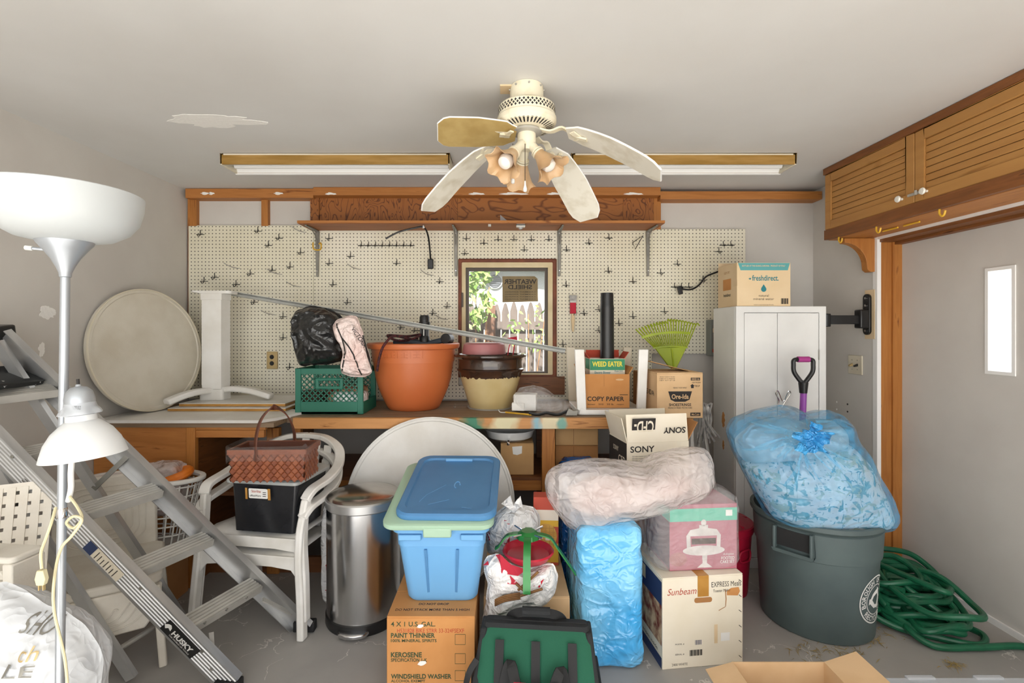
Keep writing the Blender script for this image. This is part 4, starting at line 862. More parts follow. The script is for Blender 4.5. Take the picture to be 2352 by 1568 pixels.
tag(ob('yellow_stick', gbox(-.09,.09,-.006,.006,0,.008), M['yellow'], loc=(px(1190,3.0), 2.97, BZ+.001), rz=R(-30)), 'thin yellow stick beneath the clear bag', 'stick')
# ---------------------------------------------------------------- upturned white plastic stool
us = thing('upturned_stool', 'white plastic side table turned upside down around a carton', 'table', (px(1405,2.93), 2.93, BZ+.002))
W2 = .205; zt = pz(803,2.93)-BZ
ob('top_panel', gloft([[(x,y,z) for x, y in rrect(-W2,W2,0,.40,.03)] for z in (0,.03)]), M['white'], us, bevel=.004)
for sx, y, lean in ((-1,.0,.0),(1,.0,.0),(-1,.38,0),(1,.38,0)):
    x = sx*(W2-.02); g = gpris([(x-.035*(sx>0)-.02*(sx<0)-.0,.028),(x+.035*(sx<0)+.02*(sx>0),.028),(x+.022*(sx<0)+.035*(sx>0),zt),(x-.035*(sx<0)-.022*(sx>0),zt)], y, y+.022)
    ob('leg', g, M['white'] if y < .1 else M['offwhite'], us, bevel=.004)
ob('front_skirt', gpris([(-W2+.01,.005),(W2-.01,.005),(W2-.02,.045),(W2-.05,.031),(-W2+.05,.031),(-W2+.02,.045)], -.002, .02), M['white'], us, bevel=.003)
# ---------------------------------------------------------------- cartons on the bench
def carton(name, label, cx, y0, z0, w, d, h, m, rz=0, tape=True, tm=None, seam='x', cat='box'):
    """closed carton; origin at the bottom centre of its front face"""
    t = thing(name, label, cat, (cx, y0, z0), rz)
    ob('body', gbox(-w/2,w/2,0,d,0,h-.006), m, t, bevel=.003)
    if seam == 'x':
        ob('flap', gbox(-w/2+.001,w/2-.001,.001,d/2-.0015,h-.0058,h), m, t, bevel=.001); ob('flap', gbox(-w/2+.001,w/2-.001,d/2+.0015,d-.001,h-.0058,h), m, t, bevel=.001)
        if tape: ob('tape', join(gbox(-w/2,w/2,d/2-.025,d/2+.025,h,h+.0008)), tm or M['tape'], t)
    else:
        ob('flap', gbox(-w/2+.001,-.0015,.001,d-.001,h-.0058,h), m, t, bevel=.001); ob('flap', gbox(.0015,w/2-.001,.001,d-.001,h-.0058,h), m, t, bevel=.001)
        if tape: ob('tape', join(gbox(-.025,.025,-.0008,d,h,h+.0008), gbox(-.025,.025,-.0009,-.0002,h-.07,h+.0005)), tm or M['tape'], t)
    return t
def open_carton(name, label, cx, y0, z0, w, d, h, m, rz=0, flaps=None, cat='box', inner=None):
    t = thing(name, label, cat, (cx, y0, z0), rz); k = .004
    ob('body', join(gbox(-w/2,w/2,0,k,0,h), gbox(-w/2,w/2,d-k,d,0,h), gbox(-w/2,-w/2+k,k,d-k,0,h), gbox(w/2-k,w/2,k,d-k,0,h), gbox(-w/2+k,w/2-k,k,d-k,0,k)), m, t)
    for side, L, ang in flaps or ():
        L2 = L
        if side in 'fb':
            g = gbox(-w/2+.003,w/2-.003,-.002,.002,0,L2); g = rot(g, R(ang)*(1 if side == 'f' else -1), 'X'); g = mv(g, (0, .003 if side == 'f' else d-.003, h))
        else:
            g = gbox(-.002,.002,.004,d-.004,0,L2); g = rot(g, R(ang)*(-1 if side == 'l' else 1), 'Y'); g = mv(g, (-w/2+.003 if side == 'l' else w/2-.003, 0, h))
        ob('flap', g, inner or m, t, smooth=0)
    return t
cp = open_carton('copy_paper_box', 'brown copy paper carton standing inside the upturned stool', px(1395,3.0)-.01, 3.0, BZ+.034, .29, .24, .205, M['cardor'], flaps=(('l',.05,20),('r',.05,30)))
txt(cp, 'COPY PAPER', (-.0,-.001,.055), .225, .028, 'front', M['ink'], .02); txt(cp, 'letter   500   20 lb   ream', (.0,-.001,.022), .22, .01, 'front', M['ink'], 0)
decal(cp, rect(.05,.004), (.11,-.001,.08), 'front', M['ink']); decal(cp, [(-.006,-.012),(.006,0),(-.006,.012)], (-.13,-.001,.055), 'front', M['ink'])
decal(cp, rect(.002,.07), (-.01,-.0012,.165), 'front', M['carddk'], 'crease'); decal(cp, [(.025*cos(k*pi/5)+(.0), .006*sin(k*pi/5)) for k in range(10)], (.085,-.0012,.172), 'front', M['cardlt'], 'tear')
we = open_carton('weed_trimmer_box', 'green and cream WEED EATER carton inside the copy paper box', px(1392,3.1), 3.06, BZ+.045, .22, .13, .285, M['cream'], rz=R(2), flaps=(('r',.05,35),('l',.06,40),('b',.05,12)), inner=M['inkred'])
decal(we, rect(.218,.065), (0,-.001,.25), 'front', M['weedgreen']); txt(we, 'WEED EATER', (0,-.0018,.252), .19, .032, 'front', M['weedyel'], .03)
txt(we, 'Electric Blower', (-.03,-.0018,.2), .1, .016, 'front', M['inkteal'], .005); txt(we, 'Model 2510', (.07,-.0018,.208), .05, .012, 'front', M['inkteal'], 0); decal(we, rect(.218,.006), (0,-.0014,.217), 'front', M['weedgreen'])
decal(we, rect(.125,.065), (-.111,.065,.25), 'left', M['weedgreen'])
bt = thing('blower_tube', 'tall black plastic blower tube standing in the cartons', 'tube', (px(1398,3.1)-.005, 3.125, BZ+.052))
h = pz(672,3.1)-BZ-.052
ob('tube', glathe([(0,0),(.043,0),(.043,.22),(.05,.23),(.05,.26),(.046,.265),(.044,.30),(.043,h-.11),(.045,h-.105),(.041,h-.07),(.041,h-.068),(.04,h),(.034,h),(.034,.3)],32), M['black'], bt)
oi = carton('frozen_food_carton', 'tan shoestring potato carton at the right end of bench', px(1550,2.83)+.03, 2.83, BZ+.001, .27, .28, .262, M['cardlt'], rz=R(3), tape=False)
ob('loose_flap', rot(gbox(-.13,.13,0,.14,0,.003), R(-14), 'Y', (0,0,.0)) if 0 else tf(gbox(-.13,.13,0,.15,0,.003), Matrix.Translation((-.02,.08,.29)) @ Matrix.Rotation(R(14),4,'Y')), M['card'], oi, smooth=0)
sg = [(-.07,.03),(.07,.03),(.055,-.018),(.03,-.03),(-.03,-.03),(-.055,-.018)]
decal(oi, sg, (.0,-.001,.125), 'front', M['ink']); txt(oi, 'Ore-Ida', (0,-.002,.125), .1, .028, 'front', M['cardlt'], .02)
txt(oi, 'SHOESTRINGS', (0,-.001,.078), .13, .016, 'front', M['ink'], .02); txt(oi, 'FRENCH FRIED POTATOES', (0,-.001,.06), .14, .01, 'front', M['ink'], .005); txt(oi, 'PERFECT FOR FAMILY', (0,-.001,.175), .08, .008, 'front', M['ink'], 0)
for k in range(3): txt(oi, ('GRADE A QUALITY PACKED','KEEP AT 0 FREEZE','NET WT 27 LB')[k], (-.075,-.001,.238-.01*k), .09, .006, 'front', M['ink'], 0)
decal(oi, rect(.055,.016), (.09,-.001,.225), 'front', M['ink']); txt(oi, '00216', (.09,-.002,.225), .045, .01, 'front', M['cardlt'], .01); txt(oi, 'KEEP FROZEN', (.095,-.001,.205), .05, .007, 'front', M['ink'], .01)
decal(oi, [(-.008,-.012),(.008,-.012),(.008,0),(.014,0),(0,.012),(-.014,0),(-.008,0)], (.072,-.001,.185), 'front', M['ink']); txt(oi, 'THIS UP', (.1,-.001,.185), .03, .012, 'front', M['ink'], .01)
decal(oi, rect(.06,.02), (.09,-.001,.022), 'front', M['ink']); txt(oi, 'McCain', (.09,-.002,.022), .045, .012, 'front', M['cardlt'], .01)
txt(oi, 'ORE-IDA', (-.1385,.14,.14), .2, .03, 'left', M['ink'], 0)
dk = carton('plain_carton', 'dark plain brown carton behind the shoestring carton', px(1478,3.2)+.045, 3.2, BZ+.001, .12, .2, .23, M['carddk'], tape=False)
# ---------------------------------------------------------------- rake
rk = thing('leaf_rake', 'lime green plastic leaf rake standing head up', 'rake', (px(1545,3.3), 3.3, .003)); q = Vector(rk.location)
hb = P(1546,846,3.3)-q
ob('handle', gtube([(0,0,0),(0,0,hb.z+.02)],.013,10), M['oakz'], rk)
poly = [(px(x,3.3)-q.x, pz(y,3.3)-q.z) for x, y in ((1537,844),(1553,845),(1576,797),(1503,798))]
ob('head_plate', gpris(poly, -.012, .008), M['lime'], rk, bevel=.004)
ob('rib', gtube([hb+Vector((0,-.016,0)), P(1541,800,3.3)-q+Vector((0,-.016,0))],.005,6), M['lime'], rk)
n = 22
for k in range(n):
    u = k/(n-1); a = P(1503+73*u, 798, 3.3)-q; tp_ = P(1461+139*u, 757-14*sin(pi*min(1,u*1.05))-(4 if u > .5 else 0)-(u*10), 3.22)-q; mid = a.lerp(tp_,.6)
    ob('tine', gtube(spl([a, mid, tp_, tp_+Vector((.006,-.028,-.012))],4),.0042,6), M['lime'], rk)
ob('cross_band', gsweep(spl([P(1474,775,3.25)-q,P(1505,767,3.24)-q,P(1545,763,3.24)-q,P(1585,765,3.25)-q],6), .016, .006, (0,1,0)), M['lime'], rk)
ob('lower_band', gsweep(spl([P(1500,799,3.29)-q,P(1540,795,3.285)-q,P(1579,798,3.29)-q],6), .01, .008, (0,1,0)), M['lime'], rk)
# ---------------------------------------------------------------- mop
mp_ = thing('string_mop', 'grey string mop standing head up beside the bench', 'mop', (1.37, 2.975, .003)); q = Vector(mp_.location); tpp = P(1606,938,3.0)-q
ob('pole', gtube([(0,0,0),tpp],.011,8), M['alumd'], mp_)
ob('clamp', mv(gbox(-.05,.05,-.02,.02,-.015,.015), tpp), M['paper'], mp_, bevel=.004)
rnd = random.Random(4)
for k in range(16):
    s0 = tpp+Vector((rnd.uniform(-.04,.05),rnd.uniform(-.02,.02),.01)); ob('yarn', gtube(spl([s0, s0+Vector((rnd.uniform(-.01,.03),-.015,.02)), s0+Vector((rnd.uniform(.0,.06),-.02,-.08)), s0+Vector((rnd.uniform(0,.09),rnd.uniform(-.03,.01),-.17-.07*rnd.random()))],4),.006,5), M['fabricw'], mp_)
# ---------------------------------------------------------------- white metal cabinet
MX0, MX1, MY0, MY1, MZ = 1.393, 1.934, 2.95, 3.27, pz(703,2.95)
mcab = thing('metal_cabinet', 'tall white two-door metal utility cabinet at the right', 'cabinet', ((MX0+MX1)/2, MY0, 0)); w = (MX1-MX0)/2
ob('body', gbox(-w,w,.022,MY1-MY0,0,MZ), M['enamel'], mcab, bevel=.004)
ob('face_frame', gring(-w,w,0,MZ,-w+.05,w-.04,.06,MZ-.038,0,.022), M['enamel'], mcab, bevel=.003)
xs = -.02
d1 = ob('door', gbox(-w+.053,xs-.0015,.004,.021,.063,MZ-.041), M['enamel'], mcab, bevel=.002); d2 = ob('door', gbox(xs+.0015,w-.043,.004,.021,.063,MZ-.041), M['enamel'], mcab, bevel=.002)
for k in range(3): ob('hinge', gcyl((w-.042,.003,.25+.5*k),(w-.042,.003,.31+.5*k),.004,8), M['grey_metal'], d2)
for x, z, rx, rz in ((-w-.0,.86,.02,.05),(-w,.7,.012,.03)): ob('rust_mark', gpris([(.17+rx*cos(2*pi*k/18)*(1+.3*sin(3*k)), z+rz*sin(2*pi*k/18)) for k in range(18)], -w-.0008, -w, 'x'), M['cardor'], mcab, smooth=0)
for s in (-1,1): ob('door_handle', gcyl((xs+s*.03,.004,.86),(xs+s*.03,-.02,.86),.007,8), M['chrome'], d1 if s < 0 else d2)
wh = thing('bent_wire', 'bent silver wire looped through the cabinet door handles', 'wire', P(1798,922,2.915)); q = Vector(wh.location)
ob('wire', join(*[gtube(spl([P(1790+s*6,935,2.915)-q,P(1797+s*8,920,2.91)-q,P(1799+s*17,903,2.9)-q,P(1799+s*12,898,2.9)-q,P(1799+s*3,918,2.91)-q,P(1799,921,2.91)-q],6),.0035,7) for s in (-1,1)]), M['chrome'], wh)
# water carton on the cabinet
fd = open_carton('water_carton', 'tan mineral water carton with teal print on the metal cabinet', px(1755,2.96), 2.965, MZ+.001, .322, .26, .262, M['cardbe'], flaps=(('b',.03,10),))
decal(fd, [(-.155,.022),(.158,.022),(.145,-.022),(-.14,-.022)], (0,-.001,.238), 'front', M['teal']); txt(fd, 'BOTTLED AT THE SOURCE, SARDINIA - PRODUCT OF ITALY', (0,-.0018,.242), .26, .011, 'front', M['cardbe'], .02)
txt(fd, 'freshdirect.', (.01,-.001,.17), .16, .034, 'front', M['inkteal'], .015); decal(fd, [(-.012,0),(-.002,.006),(.006,.0),(-.002,-.006)], (-.08,-.0011,.165), 'front', M['inkteal'])
decal(fd, [(0,.024)]+[(.016*cos(R(a)), -.006+.016*sin(R(a))) for a in range(30,-211,-20)], (0,-.001,.108), 'front', M['inkteal'])
txt(fd, 'natural', (0,-.001,.064), .06, .014, 'front', M['ink'], -.004); txt(fd, 'mineral water', (0,-.001,.044), .125, .014, 'front', M['ink'], -.004); txt(fd, 'freshdirect natural mineral water 24 bottles', (0,-.001,.009), .12, .005, 'front', M['ink'], 0)
for k in range(9): decal(fd, rect(.002+.0015*(k%3),.034), (.105+.005*k,-.001,.03), 'front', M['ink'], 'barcode_bar')
decal(fd, rect(.11,.07), (-.162,.13,.14), 'left', M['cardor'], 'label'); txt(fd, 'freshdirect', (-.162,.13,.075), .1, .02, 'left', M['ink'], .01); txt(fd, 'KEEP DRY', (-.162,.13,.215), .08, .015, 'left', M['carddk'], 0)
decal(fd, rect(.05,.035), (-.1622,.02,.14), 'left', M['cardbe'], 'tab')
# ---------------------------------------------------------------- shovel
sv = thing('d_grip_shovel', 'purple shovel with black D-shaped grip behind the blue bag', 'shovel', (1.70, 2.84, .004)); q = Vector(sv.location)
top = P(1846,888,2.8)-q
ob('shaft', gtube([(0,0,.2),top],.017,14), M['purple'], sv)
D = P(1845,850,2.8)-q
def dp(u, v): return D+Vector((u,0,v))
ob('grip_frame', gtube(spl([dp(0,-.125),dp(0,-.08),dp(-.022,-.055),dp(-.052,-.01),dp(-.056,.03),dp(-.05,.058),dp(0,.062),dp(.05,.058),dp(.056,.03),dp(.052,-.01),dp(.022,-.055),dp(0,-.08)],6),.0125,10), M['black'], sv)
ob('grip_throat', gtube([dp(0,-.13),dp(0,-.07)],[.02,.026],12), M['black'], sv)
ob('grip_bar', gtube([dp(-.033,.062),dp(.033,.062)],.0165,12), M['magenta'], sv)
ob('blade', gloft([[(x,y,z) for x, y in ((-.1*k,-.004-.02),(0,-.004),(.1*k,-.024),(.1*k,-.020),(0,0),(-.1*k,-.02))] for z, k in ((0,.6),(.06,1),(.22,.9),(.26,.2))]), M['grey_metal'], sv)
# ---------------------------------------------------------------- grey recycling can + blue bag
GX, GY = 1.556, 2.46
gc = thing('recycling_can', 'large dark grey round recycling can with white emblem', 'trash can', (GX, GY, 0))
ob('body', glathe([(0,0),(.235,0),(.243,.006),(.262,.37),(.271,.375),(.278,.50),(.272,.505),(.283,.512),(.291,.52),(.291,.54),(.283,.545),(.274,.54),(.255,.36),(.232,.02),(0,.012)],64), M['canbody'], gc)
def onc(r, a, g): return tf(g, Matrix.Rotation(a+pi/2,4,'Z') @ Matrix.Translation((0,-r,0)))
for a in (R(-140), R(40)):
    hnd = ob('handle', onc(.272, a, join(gbox(-.085,.085,-.028,.004,.385,.40), gbox(-.085,-.072,-.028,.004,.40,.505), gbox(.072,.085,-.028,.004,.40,.505))), M['canbody'], gc, bevel=.004)
    ob('recess', onc(.2795, a, gbox(-.071,.071,-.001,.001,.415,.495)), M['blackm'], hnd)
def onbody(pts2, a, z0):   # wrap flat points (u,v) on the can body
    out = []
    for u, v in pts2:
        z = z0+v; r = .243+(z/.37)*.0195+.0012; aa = a+u/r; out.append((r*cos(aa), r*sin(aa), z))
    return out
A0 = R(-56)
def ringdecal(r0, r1, n=48):
    V = onbody([(r0*cos(2*pi*k/n), r0*sin(2*pi*k/n)) for k in range(n)]+[(r1*cos(2*pi*k/n), r1*sin(2*pi*k/n)) for k in range(n)], A0, .2)
    return V, [(k,(k+1)%n,n+(k+1)%n,n+k) for k in range(n)]
ob('emblem_ring', ringdecal(.104,.110), M['paper'], gc, smooth=0, recalc=False); ob('emblem_ring', ringdecal(.066,.070), M['paper'], gc, smooth=0, recalc=False)
def arctext(s, rr, a0, a1, size, inside=False):
    gs = []
    for i, ch in enumerate(s):
        if ch == ' ': continue
        a = a0+(a1-a0)*(i+.5)/len(s); g = fit(textgeo(ch,.02), size*.75, size); an = a-pi/2 if not inside else a+pi/2
        gs.append(([(rr*cos(a)+v[0]*cos(an)-v[1]*sin(an), rr*sin(a)+v[0]*sin(an)+v[1]*cos(an)) for v in g[0]], g[1]))
    V, F = join(*gs); return onbody(V, A0, .2), F
ob('lettering', arctext('BOROUGH OF OCEAN', .087, R(200), R(-20), .024), M['paper'], gc, smooth=0, recalc=False)
ob('lettering', arctext('RECYCLING', .087, R(215), R(325), .024, True), M['paper'], gc, smooth=0, recalc=False)
gs = []
for k in range(3):
    a = R(90+120*k); p = [(.045,-.012),(.03,.028),(.008,.042),(.0,.03),(.016,.018),(.024,-.016),(.014,-.02),(.04,-.034),(.055,-.012)]
    gs.append((onbody([(x*cos(a)-y*sin(a), x*sin(a)+y*cos(a)) for x, y in p], A0, .2), [tuple(range(len(p)))]))
ob('recycling_arrows', join(*gs), M['paper'], gc, smooth=0, recalc=False)
bag = [(1675,990),(1690,962),(1740,942),(1795,930),(1826,936),(1850,952),(1895,942),(1930,950),(1945,972),(1952,1000),(1985,1040),(2012,1095),(2040,1150),(2052,1190),(2040,1214),(1990,1222),(1930,1226),(1870,1224),(1810,1212),(1765,1185),(1740,1140),(1710,1080),(1688,1035)]
g = gpillow(bag, 2.34, .20, .24, c=(1840,1060), amp=.009, sc=5, seed=11, pw=.5, M=220, K=40)
kn = P(1836,992,2.14)
V = []
for v in g[0]:                       # gather the film towards the tie
    d = Vector((v.x-kn.x, 0, v.z-kn.z)); r = d.length; a = math.atan2(d.z, d.x)
    if v.y < 2.36: v = v + Vector((0, -.09*math.exp(-(r/.07)**2) + .017*(abs(sin(8.5*a+1.3*sin(3*a)))*2-1)*math.exp(-r*3.5)*min(1,r*14), 0))
    V.append(v)
tag(ob('blue_trash_bag', (V, g[1]), M['bluebag'], smooth=60), 'translucent blue bag of bedding tied shut on the grey can', 'bag')
rows = []
for i in range(9):
    u = i/8; r = .008+.052*u**.8; ring = []
    for k in range(72):
        a = 2*pi*k/72; w = noise.noise(Vector((cos(a)*3,sin(a)*3,u*2)))
        rr = r*(1+.28*u*sin(5*a+2*w)+.35*w*u); ring.append(kn+Vector((rr*cos(a)*1.15, -.05-.05*sin(pi*.6*u)+.02*u*sin(9*a+3*w), rr*sin(a)-.012*u)))
    rows.append(ring)
ob('tied_neck', gloft(rows, True, False), M['blueknot'], bpy.data.objects['blue_trash_bag'], smooth=60)
gb = (V, g[1]); bvb = BVHTree.FromPolygons(V, g[1]); rnd = random.Random(5)
for k in range(44):
    a = 2*pi*k/44+rnd.uniform(-.1,.1); L_ = rnd.uniform(.05,.22); w0, w1_ = .003, rnd.uniform(.002,.006); VV = []
    for j in range(9):
        r_ = .035+L_*j/8; d_ = Vector((cos(a+.12*sin(r_*9+k)),0,sin(a+.12*sin(r_*9+k)))); n_ = Vector((-d_.z,0,d_.x)); ww = w0+(w1_-w0)*j/8 if j < 8 else .001
        VV += [kn+d_*r_-n_*ww, kn+d_*r_+n_*ww]
    if all(bvb.ray_cast(v-Vector((0,1,0)), Vector((0,1,0)))[0] is not None for v in VV):
        pr = project((VV, [(2*j,2*j+1,2*j+3,2*j+2) for j in range(8)]), gb, lift=.003)
        ob('pleat', ([Vector((v.x, v.y-(.004 if i_ % 2 else 0), v.z)) for i_, v in enumerate(pr[0])], pr[1]), M['pleat'], bpy.data.objects['blue_trash_bag'], smooth=0, recalc=False)
cmf = [(1708,1062),(1760,1050),(1820,1045),(1890,1035),(1950,1022),(1985,1060),(2008,1105),(2034,1155),(2044,1188),(2030,1208),(1985,1215),(1925,1219),(1870,1217),(1815,1205),(1772,1180),(1748,1140),(1722,1095)]
g2 = gpillow(cmf, 2.345, .165, .20, c=(1860,1120), amp=.012, sc=5, seed=12, pw=.5)
tag(ob('floral_comforter', g2, M['floral'], smooth=60), 'white comforter with teal floral print stuffed inside the blue bag', 'comforter')
pl2 = [(1690,1005),(1735,970),(1800,958),(1850,975),(1905,962),(1935,985),(1945,1020),(1880,1045),(1800,1055),(1715,1060),(1698,1040)]
tag(ob('white_pillow', gpillow(pl2, 2.345, .12, .15, amp=.012, sc=5, seed=13, pw=.5), mat('greyish_white_cloth','#c9d2d4',.85,col2='#aebcc0',nscale=5), smooth=60), 'plain pale pillow in the top of the blue bag', 'pillow')
# ---------------------------------------------------------------- red can
rc = thing('red_trash_can', 'red plastic trash can with lid behind the grey can', 'trash can', (1.186, 2.745, 0)); rc.scale = (.93,.93,1)
ob('body', glathe([(0,0),(.165,0),(.17,.006),(.192,.33),(.2,.335),(.2,.35),(0,.352)],48, lambda r,z,a,i: (r*(1+(.006*math.copysign(1,sin(14*a)) if 0<i<3 else 0)), z)), M['redcan'], rc)
lid = ob('lid', glathe([(.204,.345),(.206,.352),(.205,.375),(.197,.38),(.185,.379),(.15,.392),(.06,.40),(0,.401)],48), M['redcan'], rc)
for k in range(6): ob('lid_rib', gsweep([(.05*cos(k*1.047),.05*sin(k*1.047),.401),(.18*cos(k*1.047),.18*sin(k*1.047),.3835)],.008,.008,(0,0,1)), M['redcan'], lid)
ob('lid_handle', gtube(spl([(-.05,-.02,.398),(-.04,-.02,.425),(.04,-.02,.425),(.05,-.02,.398)],4),.008,8), M['redcan'], lid)
a = R(-62); ob('side_handle', gtube([Vector((.197*cos(a+u/.19), .197*sin(a+u/.19), .24+v)) for u, v in rrect(-.045,.045,-.03,.03,.025)],.005,7,closed=True), M['redcan'], rc)
# ---------------------------------------------------------------- garden hose
rnd = random.Random(12); pts = []
for k in range(21):
    cx = 2.02+rnd.uniform(-.06,.05); cy = 2.50+rnd.uniform(-.14,.10); rx = rnd.uniform(.12,.24); ry = rnd.uniform(.12,.26); ph = rnd.uniform(0,6.3); zb = .02+.19*(k/21)*rnd.uniform(.5,1); tl = rnd.uniform(-.35,.5)
    for j in range(9):
        a = ph+2*pi*j/9; x = cx+rx*cos(a); y = cy+ry*sin(a)
        x = min(x, XP-.035); y = min(y, YJ-.05)
        dd = math.hypot(x-GX, y-GY)
        if dd < .31: x, y = GX+(x-GX)*.31/dd, GY+(y-GY)*.31/dd
        pts.append(Vector((x, y, max(.019, zb+tl*(y-cy)*.5+.02*sin(3*a)))))
pts = pts[::-1]
pts += [P(2010,1400,2.4), Vector((px(2050,2.33),2.33,.03)), Vector((px(2160,2.25),2.25,.02)), Vector((px(2250,2.2),2.2,.02)), Vector((px(2255,2.28),2.28,.02)), Vector((px(2180,2.36),2.36,.025)), Vector((px(2080,2.32),2.32,.05)), Vector((px(2140,2.2),2.2,.02)), Vector((px(2240,2.185),2.185,.02)), Vector((px(2352,2.19),2.19,.02)), Vector((XP-.03,2.1,.02))]
pts = [Vector((min(p.x, XP-.03), p.y, p.z)) for p in pts]
hz = thing('garden_hose', 'tangled pile of dark green garden hose by the right wall', 'hose', (2.02, 2.5, 0)); q = Vector(hz.location)
ob('hose', gtube([p-q for p in spl(pts,8)],.0145,10), M['hose'], hz)
rnd = random.Random(3); V, F = [], []
for k in range(260):
    cxy = rnd.choice(((2030,1455,.09),(2005,1475,.05),(2090,1440,.1),(1950,1500,.09),(2195,1530,.04),(1860,1495,.1)))
    Y0 = CH*FPX/(cxy[1]-CY); x = px(cxy[0],Y0)+rnd.gauss(0,cxy[2]*.6); y = Y0+rnd.gauss(0,cxy[2]*.4); a = rnd.uniform(0,6.3); L = rnd.uniform(.008,.03); n = len(V); dz = rnd.uniform(.002,.008)
    V += [(x-cos(a)*L,y-sin(a)*L,.001),(x+.0015*sin(a),y-.0015*cos(a),dz),(x+cos(a)*L,y+sin(a)*L,.002),(x-.0015*sin(a),y+.0015*cos(a),dz+.001)]; F.append((n,n+1,n+2,n+3))
o = ob('grass_clippings', (V,F), M['straw'], smooth=0, recalc=False); tag(o, 'dry grass clippings scattered on the floor by the hose', 'debris'); o['kind'] = 'stuff'
# ---------------------------------------------------------------- espresso maker box
sb = carton('appliance_box', 'white appliance box with torn print standing at front right', px(1609,2.13)-.005, 2.09, 0, .362, .345, .385, M['cream'], rz=R(7), seam='y')
txt(sb, 'Sunbeam', (-.095,-.001,.325), .13, .028, 'front', M['inkred'], -.004, .3); txt(sb, 'EXPRESS Meals', (.105,-.001,.345), .135, .022, 'front', M['ink'], -.004); txt(sb, 'Toaster Maker', (.085,-.001,.318), .08, .012, 'front', M['ink'], 0)
decal(sb, rrect(-.04,.04,-.011,.011,.01), (.0,-.001,.283), 'front', M['carddk'], 'hand_hole'); decal(sb, rect(.05,.075), (-.0,-.0012,.335), 'front', M['tape'], 'tape')
decal(sb, [(-.03,-.014),(.02,-.018),(.03,.0),(.024,.018),(-.01,.016),(-.03,.004)], (.137,-.001,.31), 'front', M['cardor'], 'tear')
decal(sb, [(-.002,.04),(.002,.04),(.006,.0),(.003,-.03),(-.03,-.045),(-.03,-.048),(.0,-.034),(.002,0)], (.1,-.001,.28), 'front', M['carddk'], 'tear')
for k in range(12): decal(sb, rect(.002+.0012*(k%3),.025), (-.06+.0048*k,-.001,.062), 'front', M['ink'], 'barcode_bar')
for k in range(6): decal(sb, rect(.002+.001*(k%2),.02), (-.035+.005*k,-.001,.105), 'front', M['navy'], 'barcode_bar')
txt(sb, 'MODEL #', (-.105,-.001,.103), .04, .007, 'front', M['ink'], 0); txt(sb, 'SERIAL #', (-.105,-.001,.06), .04, .007, 'front', M['ink'], 0); txt(sb, '2400 WHITE', (-.105,-.001,.018), .07, .01, 'front', M['ink'], -.004)
decal(sb, [(-.02,-.045),(-.005,-.045),(-.005,.035),(-.02,.035)], (.07,-.001,.14), 'front', M['cardbe'], 'label_residue'); decal(sb, rect(.04,.035), (.1,-.001,.12), 'front', M['paper'], 'label')
for k in range(6): ob('staple', rot(gbox(-.006,.006,-.0018,.0,-.001,.001), R(-40), 'Y') if 0 else tf(gbox(-.007,.007,-.0018,0,-.0012,.0012), Matrix.Translation((.168,0,.03+.065*k)) @ Matrix.Rotation(R(40),4,'Y')), M['ink'], sb)
decal(sb, rect(.33,.10), (-.182,.172,.315), 'left', M['navy']); decal(sb, rect(.33,.17), (-.182,.172,.18), 'left', M['foodprint']); decal(sb, rect(.14,.06), (-.183,.24,.33), 'left', M['cardbe']); txt(sb, 'Italian recipes inside', (-.182,.172,.06), .25, .02, 'left', M['ink'], 0); decal(sb, rect(.33,.05), (-.1822,.172,.02), 'left', M['navy'])
# ---------------------------------------------------------------- cake stand box in clear bag
kb_ = thing('cake_stand_box', 'pink and mint cake stand gift box wrapped in clear bag', 'box', (px(1609,2.16)+.005, 2.14, .3865), R(5)); w, d, h = .305, .26, .285
ob('body', gbox(-w/2,w/2,0,d,0,h), M['pinkbox'], kb_, bevel=.002)
decal(kb_, rect(w,.055), (0,-.001,h-.045), 'front', M['mintprint']); decal(kb_, rect(.03,.026), (.115,-.002,h-.04), 'front', M['paper']); decal(kb_, rect(d,.055), (-w/2-.001,d/2,h-.045), 'left', M['mintprint']); decal(kb_, rect(d,.2), (-w/2-.001,d/2,.11), 'left', M['pinkdk'])
E = lambda a, b, n=24, t0=0, t1=360: [(a*cos(R(t0+(t1-t0)*k/n)), b*sin(R(t0+(t1-t0)*k/n))) for k in range(n)]
decal(kb_, [(-.075,-.05),(.075,-.05),(.078,.02),(.06,.045),(.0,.055),(-.06,.045),(-.078,.02)], (0,-.0012,.13), 'front', M['silverprint']); decal(kb_, [(-.058,-.035),(.058,-.035),(.06,.02),(-.06,.02)], (0,-.0018,.128), 'front', M['pinkbox'])
decal(kb_, rect(.11,.025), (0,-.0022,.125), 'front', M['glaze_d'], 'cake_print'); decal(kb_, E(.095,.022), (0,-.0024,.085), 'front', M['silverprint']); decal(kb_, E(.06,.01), (-.0,-.0028,.09), 'front', M['silverprint'])
decal(kb_, [(-.012,.03),(.012,.03),(.01,-.015),(.035,-.035),(-.035,-.035),(-.01,-.015)], (.005,-.0012,.045), 'front', M['silverprint']); decal(kb_, E(.012,.014), (0,-.0014,.205), 'front', M['silverprint']); decal(kb_, rect(.04,.014), (0,-.0014,.188), 'front', M['silverprint'])
txt(kb_, 'FOOTED', (.11,-.0014,.048), .06, .013, 'front', M['paper'], .01); txt(kb_, 'CAKE SET', (.108,-.0014,.032), .065, .013, 'front', M['paper'], .01); txt(kb_, 'Arlington', (.112,-.0014,.064), .05, .012, 'front', M['paper'], 0, .3); decal(kb_, E(.04,.03), (-.115,-.0014,.05), 'front', M['rose'])
g = grumple(-w/2-.065,w/2+.012,-.016,d+.02,.0005,h+.03,amp=.008,sc=9,e=.28,seed=5)
